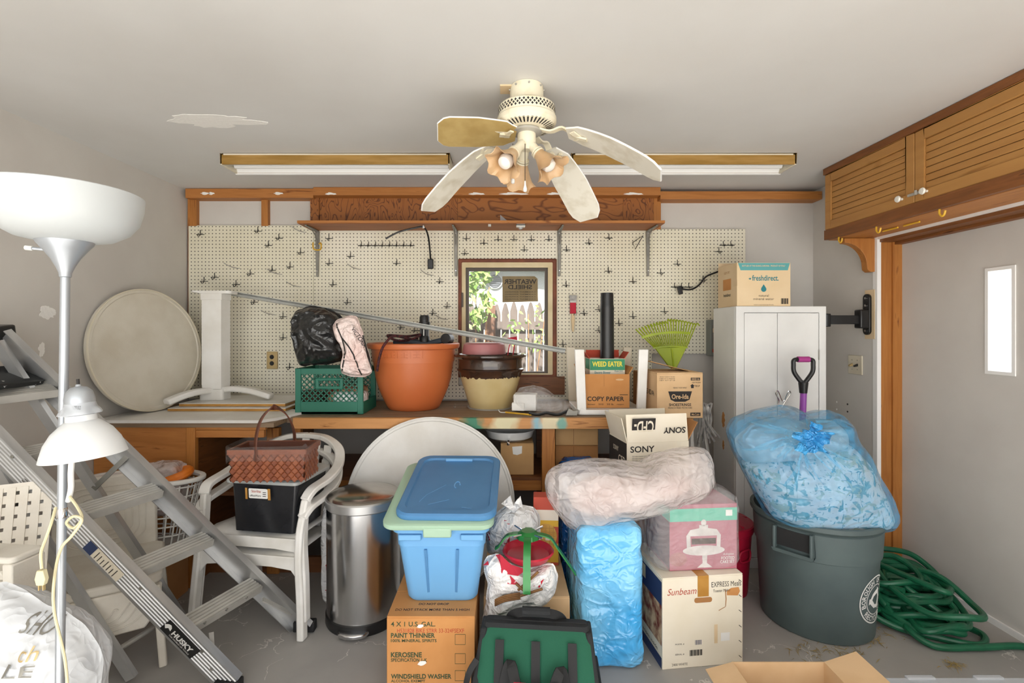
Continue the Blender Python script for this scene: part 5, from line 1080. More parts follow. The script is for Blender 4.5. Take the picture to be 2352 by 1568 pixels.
g = ([Vector((v.x, v.y, v.z+(.035*math.exp(-((v.x-.09)/.05)**2) if v.z > h else 0))) for v in g[0]], g[1])
tag(ob('clear_wrap_bag', g, M['clear'], loc=kb_.location, rz=R(5), smooth=60), 'clear plastic bag around the pink cake stand box', 'bag')
# ---------------------------------------------------------------- tall blue bag
g = grumple(.325,.58,2.07,2.42,.0005,.595,amp=.014,sc=5,e=.25,seed=21)
g = ([Vector((v.x-.012*sin(pi*min(1,v.z/.6)), v.y, v.z)) for v in g[0]], g[1])
tag(ob('tall_blue_bag', g, M['bluetall'], smooth=60), 'tall bright blue crinkled bag standing on the floor', 'bag')
tag(ob('deep_blue_bag', grumple(.262,.36,2.46,2.6,.2,.6,amp=.014,sc=7,e=.4,seed=23) if 0 else grumple(.30,.5,2.455,2.62,.0005,.63,amp=.014,sc=7,e=.35,seed=23), M['bluedk'], smooth=60), 'deep blue bag crammed behind the tall bright blue bag', 'bag')
pil = [(1252,1105),(1262,1078),(1300,1062),(1360,1055),(1420,1058),(1480,1066),(1522,1040),(1580,1028),(1612,1026),(1630,1045),(1642,1105),(1618,1135),(1560,1162),(1500,1180),(1440,1194),(1380,1205),(1330,1218),(1308,1208),(1280,1180),(1258,1140)]
g = gpillow(pil, 2.22, .13, .14, c=(1440,1120), amp=.015, sc=4.5, seed=31, pw=.5)
tag(ob('clear_pillow_bag', g, M['clearbag'], smooth=60), 'large milky clear bag lying across the blue bag', 'bag')
pin = [(1300,1120),(1360,1095),(1480,1100),(1560,1090),(1600,1105),(1560,1140),(1470,1170),(1380,1185),(1320,1170)]
tag(ob('pink_pillow', gpillow(pin, 2.23, .08, .08, amp=.008, sc=5, seed=33), mat('pale_pink_cloth','#e3cdc8',.8,col2='#d3b2ac',nscale=5), smooth=60), 'pale pink cushion inside the milky clear bag', 'cushion')
# ---------------------------------------------------------------- SONY carton stack
uc = carton('support_carton', 'plain brown carton on the floor under the electronics carton', .78, 2.52, 0, .36, .26, .60, M['carddk'], rz=R(6))
sy = open_carton('electronics_carton', 'cream electronics carton with raised flaps printed SONY', .785, 2.5, .6015, .335, .24, .258, M['cream'], rz=R(9), flaps=(('b',.13,8),))
ob('flap', tf(gbox(-.165,.165,-.002,.002,0,.14), Matrix.Translation((0,.003,.258)) @ Matrix.Rotation(R(-8),4,'X')), M['cream'], sy, smooth=0)
ob('flap', tf(gbox(-.002,.002,.0,.23,0,.13), Matrix.Translation((-.164,.005,.258)) @ Matrix.Rotation(R(-14),4,'Y')), M['cream'], sy, smooth=0); ob('flap', tf(gbox(-.002,.002,.0,.23,0,.11), Matrix.Translation((.164,.005,.258)) @ Matrix.Rotation(R(30),4,'Y')), M['carddk'], sy, smooth=0)
decal(sy, rect(.235,.25), (-.1685,.12,.13), 'left', M['ink']); txt(sy, 'SONY', (-.17,.14,.205), .07, .025, 'left', M['cream'], .01); txt(sy, 'CFD', (-.17,.06,.16), .09, .04, 'left', M['cream'], .01); decal(sy, rect(.06,.1), (-.17,.12,.07), 'left', M['pinkdk'])
fl = (R(90-8),0,0)
decal(sy, rect(.125,.09), (-.075,-.0136+.021,.335), (R(98),0,0), M['ink']); txt(sy, 'CFD-', (-.075,.0045,.335), .105, .065, (R(98),0,0), M['cream'], .02, spin=pi); txt(sy, 'SONY', (.09,.0015,.315), .12, .032, (R(98),0,0), M['ink'], .02, spin=pi)
txt(sy, 'SONY', (-.085,-.001,.225), .13, .032, 'front', M['ink'], .02)
for k in range(6): txt(sy, 'CD radio cassette corder with', (-.09,-.001,.19-.011*k), .1, .006, 'front', M['ink'], 0)
tag(ob('green_box_lid', gbox(-.1,.1,0,.12,0,.02), M['weedgreen'], loc=(.79,2.6,.84), rz=R(9), bevel=.003), 'dark green lid inside the open electronics carton', 'lid')
tag(ob('white_pole', gtube([(0,0,0),(-.03,.0,.94)],.012,8), M['white'], loc=(1.165,2.985,.003)) , 'thin white pole leaning beside the string mop', 'pole')
# ---------------------------------------------------------------- under the bench
ua = carton('shelf_carton', 'brown carton with torn label under the white pan', px(1188,2.96), 2.97, .554, .2, .25, .19, M['card'], tape=False)
decal(ua, [(-.03,.02),(.03,.025),(.028,-.02),(0,-.03),(-.025,-.025)], (0,-.001,.15), 'front', M['paper'], 'torn_label')
pn = thing('white_pan', 'shallow white enamel pan resting on the shelf carton', 'pan', (px(1171,3.08), 3.09, .7455))
ob('bowl', glathe([(0,0),(.1,0),(.14,.02),(.152,.06),(.158,.062),(.158,.066),(.146,.064),(.132,.025),(.09,.008),(0,.008)],48), M['enamel'], pn)
ob('handle', gtube(spl([(-.01,-.143,.03),(-.01,-.17,.02),(-.01,-.175,.0)],4),.009,8), M['chrome'], pn)
for z0, h_, lab, m_ in ((.554,.17,'lower brown carton on the shelf right of bench post','carddk'),(.7255,.12,'upper brown carton on the shelf right of bench post','card')):
    t = carton('shelf_carton', lab, px(1325,3.0), 3.0, z0, .26, .25, h_, M[m_], tape=False)
    decal(t, rect(.002,h_-.01), (-.02,-.001,h_/2), 'front', M['dkwood'], 'seam')
tag(ob('blue_tarp', grumple(px(1290,2.9),px(1370,2.9),2.85+.03,2.99,.555,.66,amp=.02,sc=10,e=.6,seed=41), M['bluedk'], smooth=60), 'crumpled deep blue tarp on the bench shelf', 'tarp')
# ---------------------------------------------------------------- round table behind the bins
r = .468; tl = R(12.5)
rt2 = thing('round_folding_table', 'white round folding table leaning against the bench front', 'table', (px(986,2.7), 2.65, .002))
qm = Matrix.Translation((0, .0, .006)) @ Matrix.Rotation(-tl,4,'X') @ Matrix.Translation((0,.0,r)) @ Matrix.Rotation(R(90),4,'X')
ob('top', tf(roundtop(r,.03), qm), M['tabletop2'], rt2)
ob('rim', tf(glathe([(r-.014,.026),(r-.006,.034),(r+.002,.03),(r+.002,.022)],64), qm), M['white'], rt2)
ob('green_sticker', tf(gpris([(-.06,.04),(-.035,.085),(-.004,.085),(-.0,.045),(-.03,.02)], .0248, .0256, 'z'), qm @ Matrix.Translation((.0,.09,0))), M['green'], rt2, smooth=0)
# ---------------------------------------------------------------- steel step can
sc_ = thing('step_trash_can', 'round stainless steel step trash can with black base', 'trash can', (px(836,2.46), 2.46, 0))
ob('base', glathe([(0,0),(.178,0),(.182,.01),(.182,.05),(.178,.055),(0,.055)],56), M['black'], sc_)
ob('body', glathe([(.177,.055),(.178,.57),(0,.57)],64), M['steel'], sc_)
ob('rim_band', glathe([(.179,.565),(.183,.57),(.183,.605),(.178,.612),(0,.612)],64), mat('satin_steel','#c3c3c3',.38,.9), sc_)
ob('lid', glathe([(0,.634),(.06,.633),(.13,.628),(.17,.618),(.177,.612)],56), mat('dark_mirror_lid','#9a9690',.18,.9,col2='#b9b0a5',nscale=6), sc_)
ob('pedal', gpris([(-.075,-.17),(.075,-.17),(.06,-.205),(.02,-.22),(-.02,-.22),(-.06,-.205)], .012, .034, 'z'), M['steel'], sc_, bevel=.006)
wbg = tag(ob('white_paper_bag', gpillow([(742,1165),(750,1150),(762,1160),(765,1250),(764,1385),(738,1385),(742,1300),(738,1250)], 2.57, .03, .03, amp=.006, sc=12, seed=51), M['whitebag'], smooth=60), 'white bag with red print squeezed behind the steel can', 'bag')
g = gpillow([(742,1165),(750,1150),(762,1160),(765,1250),(764,1385),(738,1385),(742,1300),(738,1250)], 2.57, .03, .03, amp=.006, sc=12, seed=51)
for s, x, y, w_, h_ in (('te', 750,1310,.035,.05),('THE',749,1370,.04,.025),('S',752,1185,.03,.05),('or',749,1342,.02,.018)):
    gg = tf(fit(textgeo(s,.01), w_, h_), Matrix.Translation(P(x,y,2.5)) @ Matrix.Rotation(R(90),4,'X')); ob('lettering', project(gg, g, lift=.002), M['redfab'], wbg, smooth=0, recalc=False)
# ---------------------------------------------------------------- paint thinner carton
pt = carton('paint_thinner_carton', 'orange-brown carton printed PAINT THINNER at the front', px(989,1.88), 1.885, 0, .338, .36, .332, M['cardor'], tape=False)
def L(s, x0, x1, y0, y1, m_='inkgreen', b=.014):
    Y = 1.885; txt(pt, s, (px((x0+x1)/2,Y)-px(989,1.88), -.001, pz((y0+y1)/2,Y)), px(x1,Y)-px(x0,Y), pz(y0,Y)-pz(y1,Y), 'front', M[m_], b)
L('4 X 1 U.S. GAL.',898,1000,1427,1438); L('H531828 BIKE STRR 33-324FSEXF',912,1066,1443,1452,'inkred',0); L('PAINT THINNER',898,999,1453,1464,b=.03); L('100% MINERAL SPIRITS',898,1003,1467,1474,b=.02)
L('KEROSENE',898,969,1497,1509,b=.03); L('SPECIFICATION 1-K',898,981,1511,1519,b=.02); L('WINDSHIELD WASHER',898,1037,1547,1558,b=.03); L('ALCOHOL EXEMPT',898,977,1560,1566,b=.02)
for y in (1468,1512,1551):
    b = ob('check_box', gring(-.02,.02,-.02,.02,-.0188,.0188,-.0188,.0188,-.001,-.0002), M['inkgreen'], pt, (px(1057,1.885)-px(989,1.88),0,pz(y,1.885)), smooth=0)
txt(pt, 'DO NOT STACK MORE THAN 5 HIGH', (0,.045,.3325), .29, .016, 'top', M['ink'], .01); txt(pt, 'DO NOT DROP', (-.0,.085,.3325), .12, .014, 'top', M['ink'], .02)
for x, y, sx in ((966,1437,.012),(970,1522,.016)): decal(pt, [(sx*cos(k*.7)*(1+.4*sin(k*3)), sx*.7*sin(k*.7)*(1+.3*cos(k*5))) for k in range(9)], (px(x,1.885)-px(989,1.88),-.0014,pz(y,1.885)), 'front', M['paper'], 'tear')
# ---------------------------------------------------------------- blue tote with two lids
bx = px(1013,1.96)
bt_ = thing('blue_tote', 'light blue plastic storage tote standing on the paint thinner carton', 'tote', (bx, 1.945, .3335))
def rr3(w, d, z, r_=.04, yc=.26): return [(x,y,z) for x, y in rrect(-w/2,w/2,yc-d/2,yc+d/2,r_)]
H = .325
ob('body', gloft([rr3(.27,.42,0),rr3(.285,.435,.012),rr3(.345,.5,H-.09),rr3(.352,.508,H-.088),rr3(.358,.513,H-.035),rr3(.385,.54,H-.03),rr3(.39,.545,H-.004)], True, True), M['totebody'], bt_, smooth=40)
for x in (-.055,.06): ob('groove', gsweep([(x*.95,.052-.004,.01),(x*1.1,.012-.004,H-.1)],.01,.008,(0,1,0)), M['totelid'], bt_)
for x in (-.12,.125): ob('corner_rib', gbox(x-.045,x+.045,-.014,.004,H-.058,H-.034), M['totebody'], bt_, bevel=.004)
ml = thing('tote_cover', 'mint green tote lid sitting on the blue tote', 'lid', (bx-.008, 1.945-.03, .3335+H-.004)); ml.rotation_euler = (R(8.5),0,0)
ob('lid_panel', gloft([rr3(.432,.58,0,.05,.28),rr3(.438,.586,.004,.05,.28),rr3(.438,.586,.02,.05,.28),rr3(.42,.57,.026,.05,.28)]), M['mint'], ml, smooth=40)
ob('latch', gbox(-.055,.055,-.018,-.0,-.028,.012), M['mint'], ml, bevel=.006)
bl = thing('loose_tote_cover', 'scratched medium blue tote lid on top of the mint lid', 'lid', (bx+.018, 1.945-.01, .3335+H+.026)); bl.rotation_euler = (R(9.2),0,R(-1.5))
ob('rim', gloft([rr3(.40,.56,0,.06,.27),rr3(.404,.564,.004,.06,.27),rr3(.404,.564,.02,.06,.27),rr3(.39,.55,.027,.06,.27),rr3(.345,.49,.027,.05,.27),rr3(.335,.48,.018,.05,.27)]), M['totelid'], bl, smooth=30)
ob('raised_bar', gtube([(-.065,.50,.024),(.065,.50,.024)],.008,8), M['totebody'], bl)
ob('emboss', gtube([Vector((.012*cos(a*.5)+.02, .25+.03*sin(a*.5), .0195)) for a in range(0,10)],.0025,5), M['totebody'], bl)
for pts in ([(-.12,.1),(-.1,.16),(-.03,.25)],[(-.08,.08),(0.0,.12)],[(.06,.06),(.1,.05)]): ob('scratch', gsweep([(x,y,.0187) for x, y in pts],.002,.0006,(0,0,1)), M['totebody'], bl)
# ---------------------------------------------------------------- kitchen carton and what lies on it
kc = carton('kitchen_carton', 'tan carton with handwritten word behind the tool bag', px(1210,2.08), 2.085, 0, .365, .43, .30, M['cardlt'], tape=False)
txt(kc, 'Kitchen', (-.065,-.001,.215), .17, .04, 'front', M['ink'], -.006, .1)
eg = thing('waffle_box', 'tall red and yellow frozen waffle carton', 'box', (px(1254,2.36), 2.36, .3015), R(-4)); 
ob('body', gbox(-.06,.06,0,.08,0,.325), M['eggored'], eg, bevel=.002); decal(eg, rect(.118,.06), (0,-.001,.235), 'front', M['eggowhite']); decal(eg, rect(.118,.03), (0,-.0012,.20), 'front', M['eggoyel']); decal(eg, rect(.118,.09), (0,-.001,.02+.04), 'front', M['eggoyel'])
wf = decal(eg, E(.052,.06), (0,-.0016,.14), 'front', M['waffle'], 'waffle_print')
for k in range(-2,3): decal(eg, rect(.003,.1), (k*.018,-.002,.14), 'front', M['tape'], 'waffle_line'); decal(eg, rect(.09,.003), (0,-.0021,.14+k*.019), 'front', M['tape'], 'waffle_line')
decal(eg, rect(.022,.02), (.008,-.0026,.13), 'front', M['eggowhite'], 'butter_print'); decal(eg, rect(.08,.3), (-.061,.04,.16), 'left', M['carddk'])
wb1 = [(1116,1230),(1118,1205),(1140,1180),(1165,1160),(1185,1155),(1200,1162),(1225,1165),(1238,1185),(1240,1262),(1215,1275),(1160,1278),(1122,1268)]
g = gpillow(wb1, 2.31, .08, .09, amp=.009, sc=9, seed=61); w1 = tag(ob('knotted_white_bag', g, M['whitebag'], smooth=60), 'knotted white grocery bag with red print beside waffle carton', 'bag')
ob('bag_ears', join(*[gsweep(spl([P(1180,1172,2.24), P(1180+s*10,1158,2.23), P(1180+s*18,1150+3*s,2.24)],4), [.01+.006*k for k in range(9)], .003, (0,1,0)) for s in (-1,1)]), M['whitebag'], w1)
for x0, x1, y0, y1 in ((1158,1164,1203,1255),(1165,1171,1208,1255)):
    gg = gpris([(px(x,2.2),pz(y,2.2)) for x, y in ((x0,y0),(x1,y0),(x1,y1),(x0,y1))], 0, 0)
    V = [Vector((v[0],2.2,v[2])) for v in gg[0][:4]]; ob('print', project((V,[(0,1,2,3)]), g), M['redfab'], w1, smooth=0, recalc=False)
for s, x, y, w_, h_ in (('S',1120,1245,.02,.04),('m',1140,1185,.03,.02)):
    gg = tf(fit(textgeo(s,.01), w_, h_), Matrix.Translation(P(x,y,2.2)) @ Matrix.Rotation(R(90),4,'X')); ob('lettering', project(gg, g, lift=.002), M['redfab'], w1, smooth=0, recalc=False)
wb2 = [(1112,1295),(1122,1278),(1145,1272),(1170,1295),(1205,1308),(1245,1300),(1268,1290),(1279,1325),(1270,1362),(1250,1388),(1200,1402),(1165,1420),(1125,1427),(1108,1424),(1118,1385),(1122,1340)]
g = gpillow(wb2, 2.035, .055, .045, amp=.012, sc=9, seed=62); w2_ = tag(ob('open_white_bag', g, M['whitebag'], smooth=60), 'white grocery bag with wicker basket hanging over kitchen carton', 'bag')
for poly in ([(1138,1290),(1148,1280),(1175,1305),(1210,1316),(1190,1328),(1152,1318)],[(1165,1340),(1172,1325),(1195,1345)],[(1225,1345),(1250,1330),(1240,1350)],[(1108,1310),(1120,1300),(1122,1306)],[(1135,1268),(1141,1280),(1145,1266)]):
    V = [P(x,y,1.97) for x, y in poly]; ob('print', project((V,[tuple(range(len(V)))]), g), M['redfab'], w2_, smooth=0, recalc=False)
wk = thing('wicker_basket', 'small wicker basket showing through the torn white bag', 'basket', P(1170,1385,1.965)); q = Vector(wk.location)
for k in range(4): ob('strand', gtube(spl([P(1137,1390-4*k,1.97)-q,P(1160,1380-4*k,1.955)-q,P(1195,1374-4*k,1.96)-q],5),.004,6), M['twig'], wk)
for a, b in (((1190,1355),(1236,1313)),((1195,1368),(1246,1352)),((1185,1340),(1210,1362))): ob('twig', gtube([P(*a,1.955)-q,P(*b,1.945)-q],.005,6), M['twig'], wk)
ts = thing('tree_stand', 'red bowl Christmas tree stand with bent green metal legs', 'tree stand', P(1213,1272,2.08)); q = Vector(ts.location)
ob('bowl', glathe([(.06,-.02),(.085,-.014),(.098,.0),(.104,.010),(.109,.016),(.104,.022),(.097,.015),(.088,.0),(.07,-.008),(0,-.01)],40), M['red'], ts)
ob('hub', mv(glathe([(0,.10),(.03,.10),(.046,.088),(.05,.07),(.044,.068),(.03,.08)],10),(.0,0,.0)), M['green'], ts)
for a, r1, z1 in ((-95,.15,-.09),(-5,.2,-.075),(85,.16,-.05),(175,.14,.02)):
    d = Vector((cos(R(a)), sin(R(a)), 0)); ob('leg', gsweep(spl([d*.03+Vector((0,0,.088)), d*.09+Vector((0,0,.075)), d*.125+Vector((0,0,.03)), d*r1+Vector((0,0,z1))],5), .03, .005, d+Vector((0,0,.6))), M['green'], ts)
for a in (40,130,220,310): d = Vector((cos(R(a)), sin(R(a)), 0)); ob('eye_bolt', gtube([d*.035+Vector((0,0,.09)), d*.085+Vector((0,0,.095))],.004,6), M['chrome'], ts)
# ---------------------------------------------------------------- tool bag
tb_ = thing('tool_bag', 'green and black canvas tool bag in the foreground', 'tool bag', (px(1228,1.75), 1.71, .0), R(-5)); tb_.scale = (1.04, 1, .96)
def sec(w, d, z, yc=.12, r_=.03, dx=0): return [(x+dx,y,z) for x, y in rrect(-w/2,w/2,yc-d/2,yc+d/2,min(r_,d*.45))]
ob('lower_body', gloft([sec(.40,.22,0),sec(.42,.24,.02),sec(.425,.24,.17)]), M['toolblack'], tb_, smooth=50)
ob('upper_body', gloft([sec(.423,.238,.1705),sec(.42,.22,.21),sec(.40,.12,.31,.125),sec(.38,.06,.345,.13)]), M['toolgreen'], tb_, smooth=30)
for s in (-1,1): ob('end_panel', gpris([(.0,.171),(.24,.171),(.165,.35),(.095,.35)], s*.215-.012, s*.215+.002, 'x') if 0 else tf(gpris([(-.005,.171),(.245,.171),(.17,.345),(.09,.345)], -.012, .012, 'x'), Matrix.Translation((s*.205,0,0)) @ Matrix.Translation((0,0,.171)) @ Matrix.Rotation(R(-7)*s,4,'Y') @ Matrix.Translation((0,0,-.171))), M['toolblack'], tb_, bevel=.006)
ob('top_panel', gloft([sec(.385,.068,.34,.13,.02),sec(.37,.05,.356,.13,.02)]), M['toolblack'], tb_, smooth=30)
ob('zipper', gbox(-.18,.18,.125,.135,.356,.36), M['blackm'], tb_)
for x in (-.125,.0,.125): ob('webbing', gsweep([(x,-.004,.165),(x,.003,.215),(x,.06,.322)],.03,.004,(0,1,.3)), M['blackm'], tb_)
for y in (-.005,.20): ob('carry_strap', gsweep(spl([(-.12,y-.0,.03),(-.11,y,.2),(-.1,y-.03,.32),(-.075,y-.06,.375),(0,y-.07,.39),(.075,y-.06,.375),(.1,y-.03,.32),(.11,y,.2),(.12,y,.03)],6), .035, .005, (0,1,0)) if y > .1 else gsweep(spl([(-.12,-.012,.02),(-.11,-.006,.17),(-.085,.01,.27),(-.06,-.03,.22),(-.01,-.05,.195),(.05,-.05,.215),(.085,-.01,.27),(.1,-.006,.17),(.115,-.012,.02)],6), .035, .005, (0,1,0)), M['blackm'], tb_)
ob('handle_wrap', gtube([(-.05,.13,.392),(.05,.13,.392)],.018,10), M['toolblack'], tb_)
ob('grip_flap', tf(gbox(-.07,.07,-.012,.012,-.025,.025), Matrix.Translation((.02,-.058,.205)) @ Matrix.Rotation(R(-22),4,'Y')), M['black'], tb_, bevel=.008)
for x in (-.14,0,.14): ob('pocket', gbox(x-.062,x+.062,-.008,.002,.025,.12), M['toolblack'], tb_, bevel=.004)
for s in (-1,1): ob('end_pocket', gbox(s*.212-.012,s*.212+.012,.04,.2,.03,.19), M['toolblack'], tb_, bevel=.006)
ob('red_tag', gbox(-.07,-.03,-.048,-.045,.235,.243), M['redfab'], tb_)
ob('shoulder_strap', gsweep(spl([(-.2,.02,.27),(-.225,.0,.23),(-.235,.0,.16),(-.21,-.02,.13)],5), .02, .005, (0,1,0)), M['blackm'], tb_)
# ---------------------------------------------------------------- stack of white chairs
def chair(name, label):
    t = thing(name, label, 'chair', group='stacked white resin chairs'); SZ = .37
    ob('seat', ggrid(lambda u, v: Vector(((u-.5)*(.50-.06*v), .01+.43*v, SZ+.012*cos(2*pi*(u-.5))*-1+.012-.03*v-.03*max(0,.12-v)/.12)), 13, 13), M['resin'], t).modifiers.new('thick','SOLIDIFY').thickness = .008
    ob('apron', gpris([(-.27,SZ-.0),(.27,SZ-.0),(.275,SZ-.12),(.25,SZ-.1),(.22,SZ-.062),(.12,SZ-.052),(-.12,SZ-.052),(-.22,SZ-.062),(-.25,SZ-.1),(-.275,SZ-.12)], .0, .012), M['resin'], t, bevel=.003)
    for s in (-1,1):
        ob('leg', gsweep(spl([(s*.285,-.012,.0),(s*.275,0,.18),(s*.262,.008,SZ-.02),(s*.262,.02,.48),(s*.268,.035,.55)],5), .05, .034, (1,0,0)), M['resin'], t, bevel=.008)
        ob('leg', gsweep(spl([(s*.27,.50,0),(s*.25,.455,.2),(s*.23,.43,SZ)],4), .045, .03, (1,0,0)), M['resin'], t, bevel=.008)
        ob('arm', gsweep(spl([(s*.268,.02,.55),(s*.28,.07,.588),(s*.29,.22,.605),(s*.275,.36,.64),(s*.225,.46,.695),(s*.12,.515,.74),(0,.53,.75)],6), .052, .026, (0,0,1)), M['resin'], t, bevel=.008)
    for x in (-.14,-.07,0,.07,.14): ob('back_slat', gsweep(spl([(x*.9,.425,SZ-.01),(x,.46,.5),(x*1.05,.52-abs(x)*.2,.74-abs(x)*.25)],5), .045, .01, (0,1,0)), M['resin'], t, bevel=.003)
    return t
c1 = chair('stacking_chair', 'lower white resin armchair in the stack under the tote'); c1.scale = (1,.92,1); c1.location = (-1.21, 2.325, .0); c1.rotation_euler.z = R(-9)
c2 = dup(c1); c2['label'] = 'upper white resin armchair holding the black tote'; c2.location = (-1.205, 2.345, .075)
tt = thing('black_file_tote', 'black plastic storage tote with label and clear lid on chair', 'tote', (-1.15, 2.345, .462), R(-9)); tt.scale = (.95,.95,1)
ob('body', gloft([[(x,y,z) for x, y in rrect(-.165*k,.165*k,.01,.01+.27*k,.02)] for z, k in ((0,1),(.235,1.1))]), M['blacktote'], tt, smooth=40)
ob('lid', gloft([[(x,y,z) for x, y in rrect(-.2,.2,-.02,.325,.03)] for z in (.2355,.25)]+[[(x,y,.262) for x, y in rrect(-.18,.18,.0,.305,.03)]]), M['greylid'], tt, smooth=40, bevel=.003)
decal(tt, rrect(-.052,.052,-.024,.024,.006), (-.02,-.0055,.188), (R(94),0,0), M['paper'], 'label'); txt(tt, 'Sterilite', (-.03,-.0075,.199), .05, .013, (R(94),0,0), M['inkred'], 0); txt(tt, 'officeWare', (-.035,-.0068,.178), .06, .01, (R(94),0,0), M['ink'], 0)
for x, w_ in ((.04,.015),(-.085,.012)): decal(tt, rect(w_,.055), (x,-.0058,.186), (R(94),0,0), M['tape'], 'tape_residue')
for k in range(3): decal(tt, rect(.018,.003), (.015,-.0074,.195-.009*k), (R(94),0,0), M['ink'], 'label_line')
bk_ = thing('handle_basket', 'brown woven splint basket with tall arched handle', 'basket', (px(646,2.43), 2.37, .725), R(2))
bw, bd, bh = .355, .19, .15
ob('core', gloft([[(x*k,y*k,z) for x, y in rrect(-bw/2+.004,bw/2-.004,-bd/2+.004,bd/2-.004,.006,2)] for z, k in ((.004,.93),(bh-.002,1),(bh-.002,.965),(.012,.9))]), M['handle'], bk_)
g0 = None; n = 0
def diamond(s, h_): return [(0,-.001,-h_),(s,-.001,0),(0,-.001,h_),(-s,-.001,0),(0,-.004,-h_*.75),(s*.75,-.004,0),(0,-.004,h_*.75),(-s*.75,-.004,0)], [(4,5,6,7),(0,1,5,4),(1,2,6,5),(2,3,7,6),(3,0,4,7)]
dm = [ob('splint', diamond(.0165,.0165), M[k], bk_, smooth=0) for k in ('basket','basket2')]
def face(wf, org, rz_, nx):
    for j in range(7):
        for i in range(nx+1-(j%2)):
            x = -wf/2+.012+(i+.5*(j%2))*(wf-.024)/nx; z = .012+j*.0185
            if z > .125: continue
            src = dm[(i*3+j)%2]; o = src.copy(); COL.objects.link(o); o.parent = bk_
            p = Matrix.Rotation(rz_,4,'Z') @ Vector((x*(.93+.07*z/bh), -.0, 0)); o.location = (org[0]+p.x, org[1]+p.y, z); o.rotation_euler = (R(-3),0,rz_)
face(bw, (0,-bd/2+.006,0), 0, 10); face(bd, (bw/2-.008,0,0), R(90), 5); face(bd, (-bw/2+.008,0,0), R(-90), 5)
for o in dm: bpy.data.objects.remove(o)
ob('rim', join(gbox(-bw/2-.002,bw/2+.002,-bd/2-.004,-bd/2+.004,bh-.022,bh), gbox(-bw/2-.002,bw/2+.002,bd/2-.004,bd/2+.004,bh-.022,bh), gbox(-bw/2-.004,-bw/2+.004,-bd/2,bd/2,bh-.022,bh), gbox(bw/2-.004,bw/2+.004,-bd/2,bd/2,bh-.022,bh)), M['basket'], bk_)
ob('handle', gsweep(spl([(-.055,-bd/2-.006,.11),(-.055,-.08,.2),(-.045,-.05,.3),(-.01,.0,.335),(.035,.05,.3),(.055,.085,.2),(.055,bd/2+.006,.11)],6), .026, .005, (.5,0,1)) if 0 else gsweep(spl([(-.05,-bd/2-.006,.10),(-.05,-bd/2,.2),(-.035,-.07,.29),(.0,-.02,.335),(.035,.04,.29),(.05,bd/2,.2),(.05,bd/2+.006,.12)],6), .028, .006, (1,.9,0)), M['handle'], bk_)
per = [(x,y) for x, y in rrect(-bw/2-.01,bw/2+.01,-bd/2-.014,bd/2+.01,.02,4)]; rows = []
for j, z in enumerate((.095,.12,.14,.155,.168)):
    rows.append([(x*(1+.02*noise.noise(Vector((k*.6,j,3)))), y*(1+.03*noise.noise(Vector((k*.6,j,9)))), z+(.02 if j in (0,4) else .008)*noise.noise(Vector((k*.45,j*2.1,5)))) for k, (x, y) in enumerate(per)])
tag(ob('basket_wrap', gloft(rows, False, False), M['thinfilm'], loc=bk_.location, rz=R(2), smooth=60), 'torn clear film wrapped around the woven basket rim', 'film')
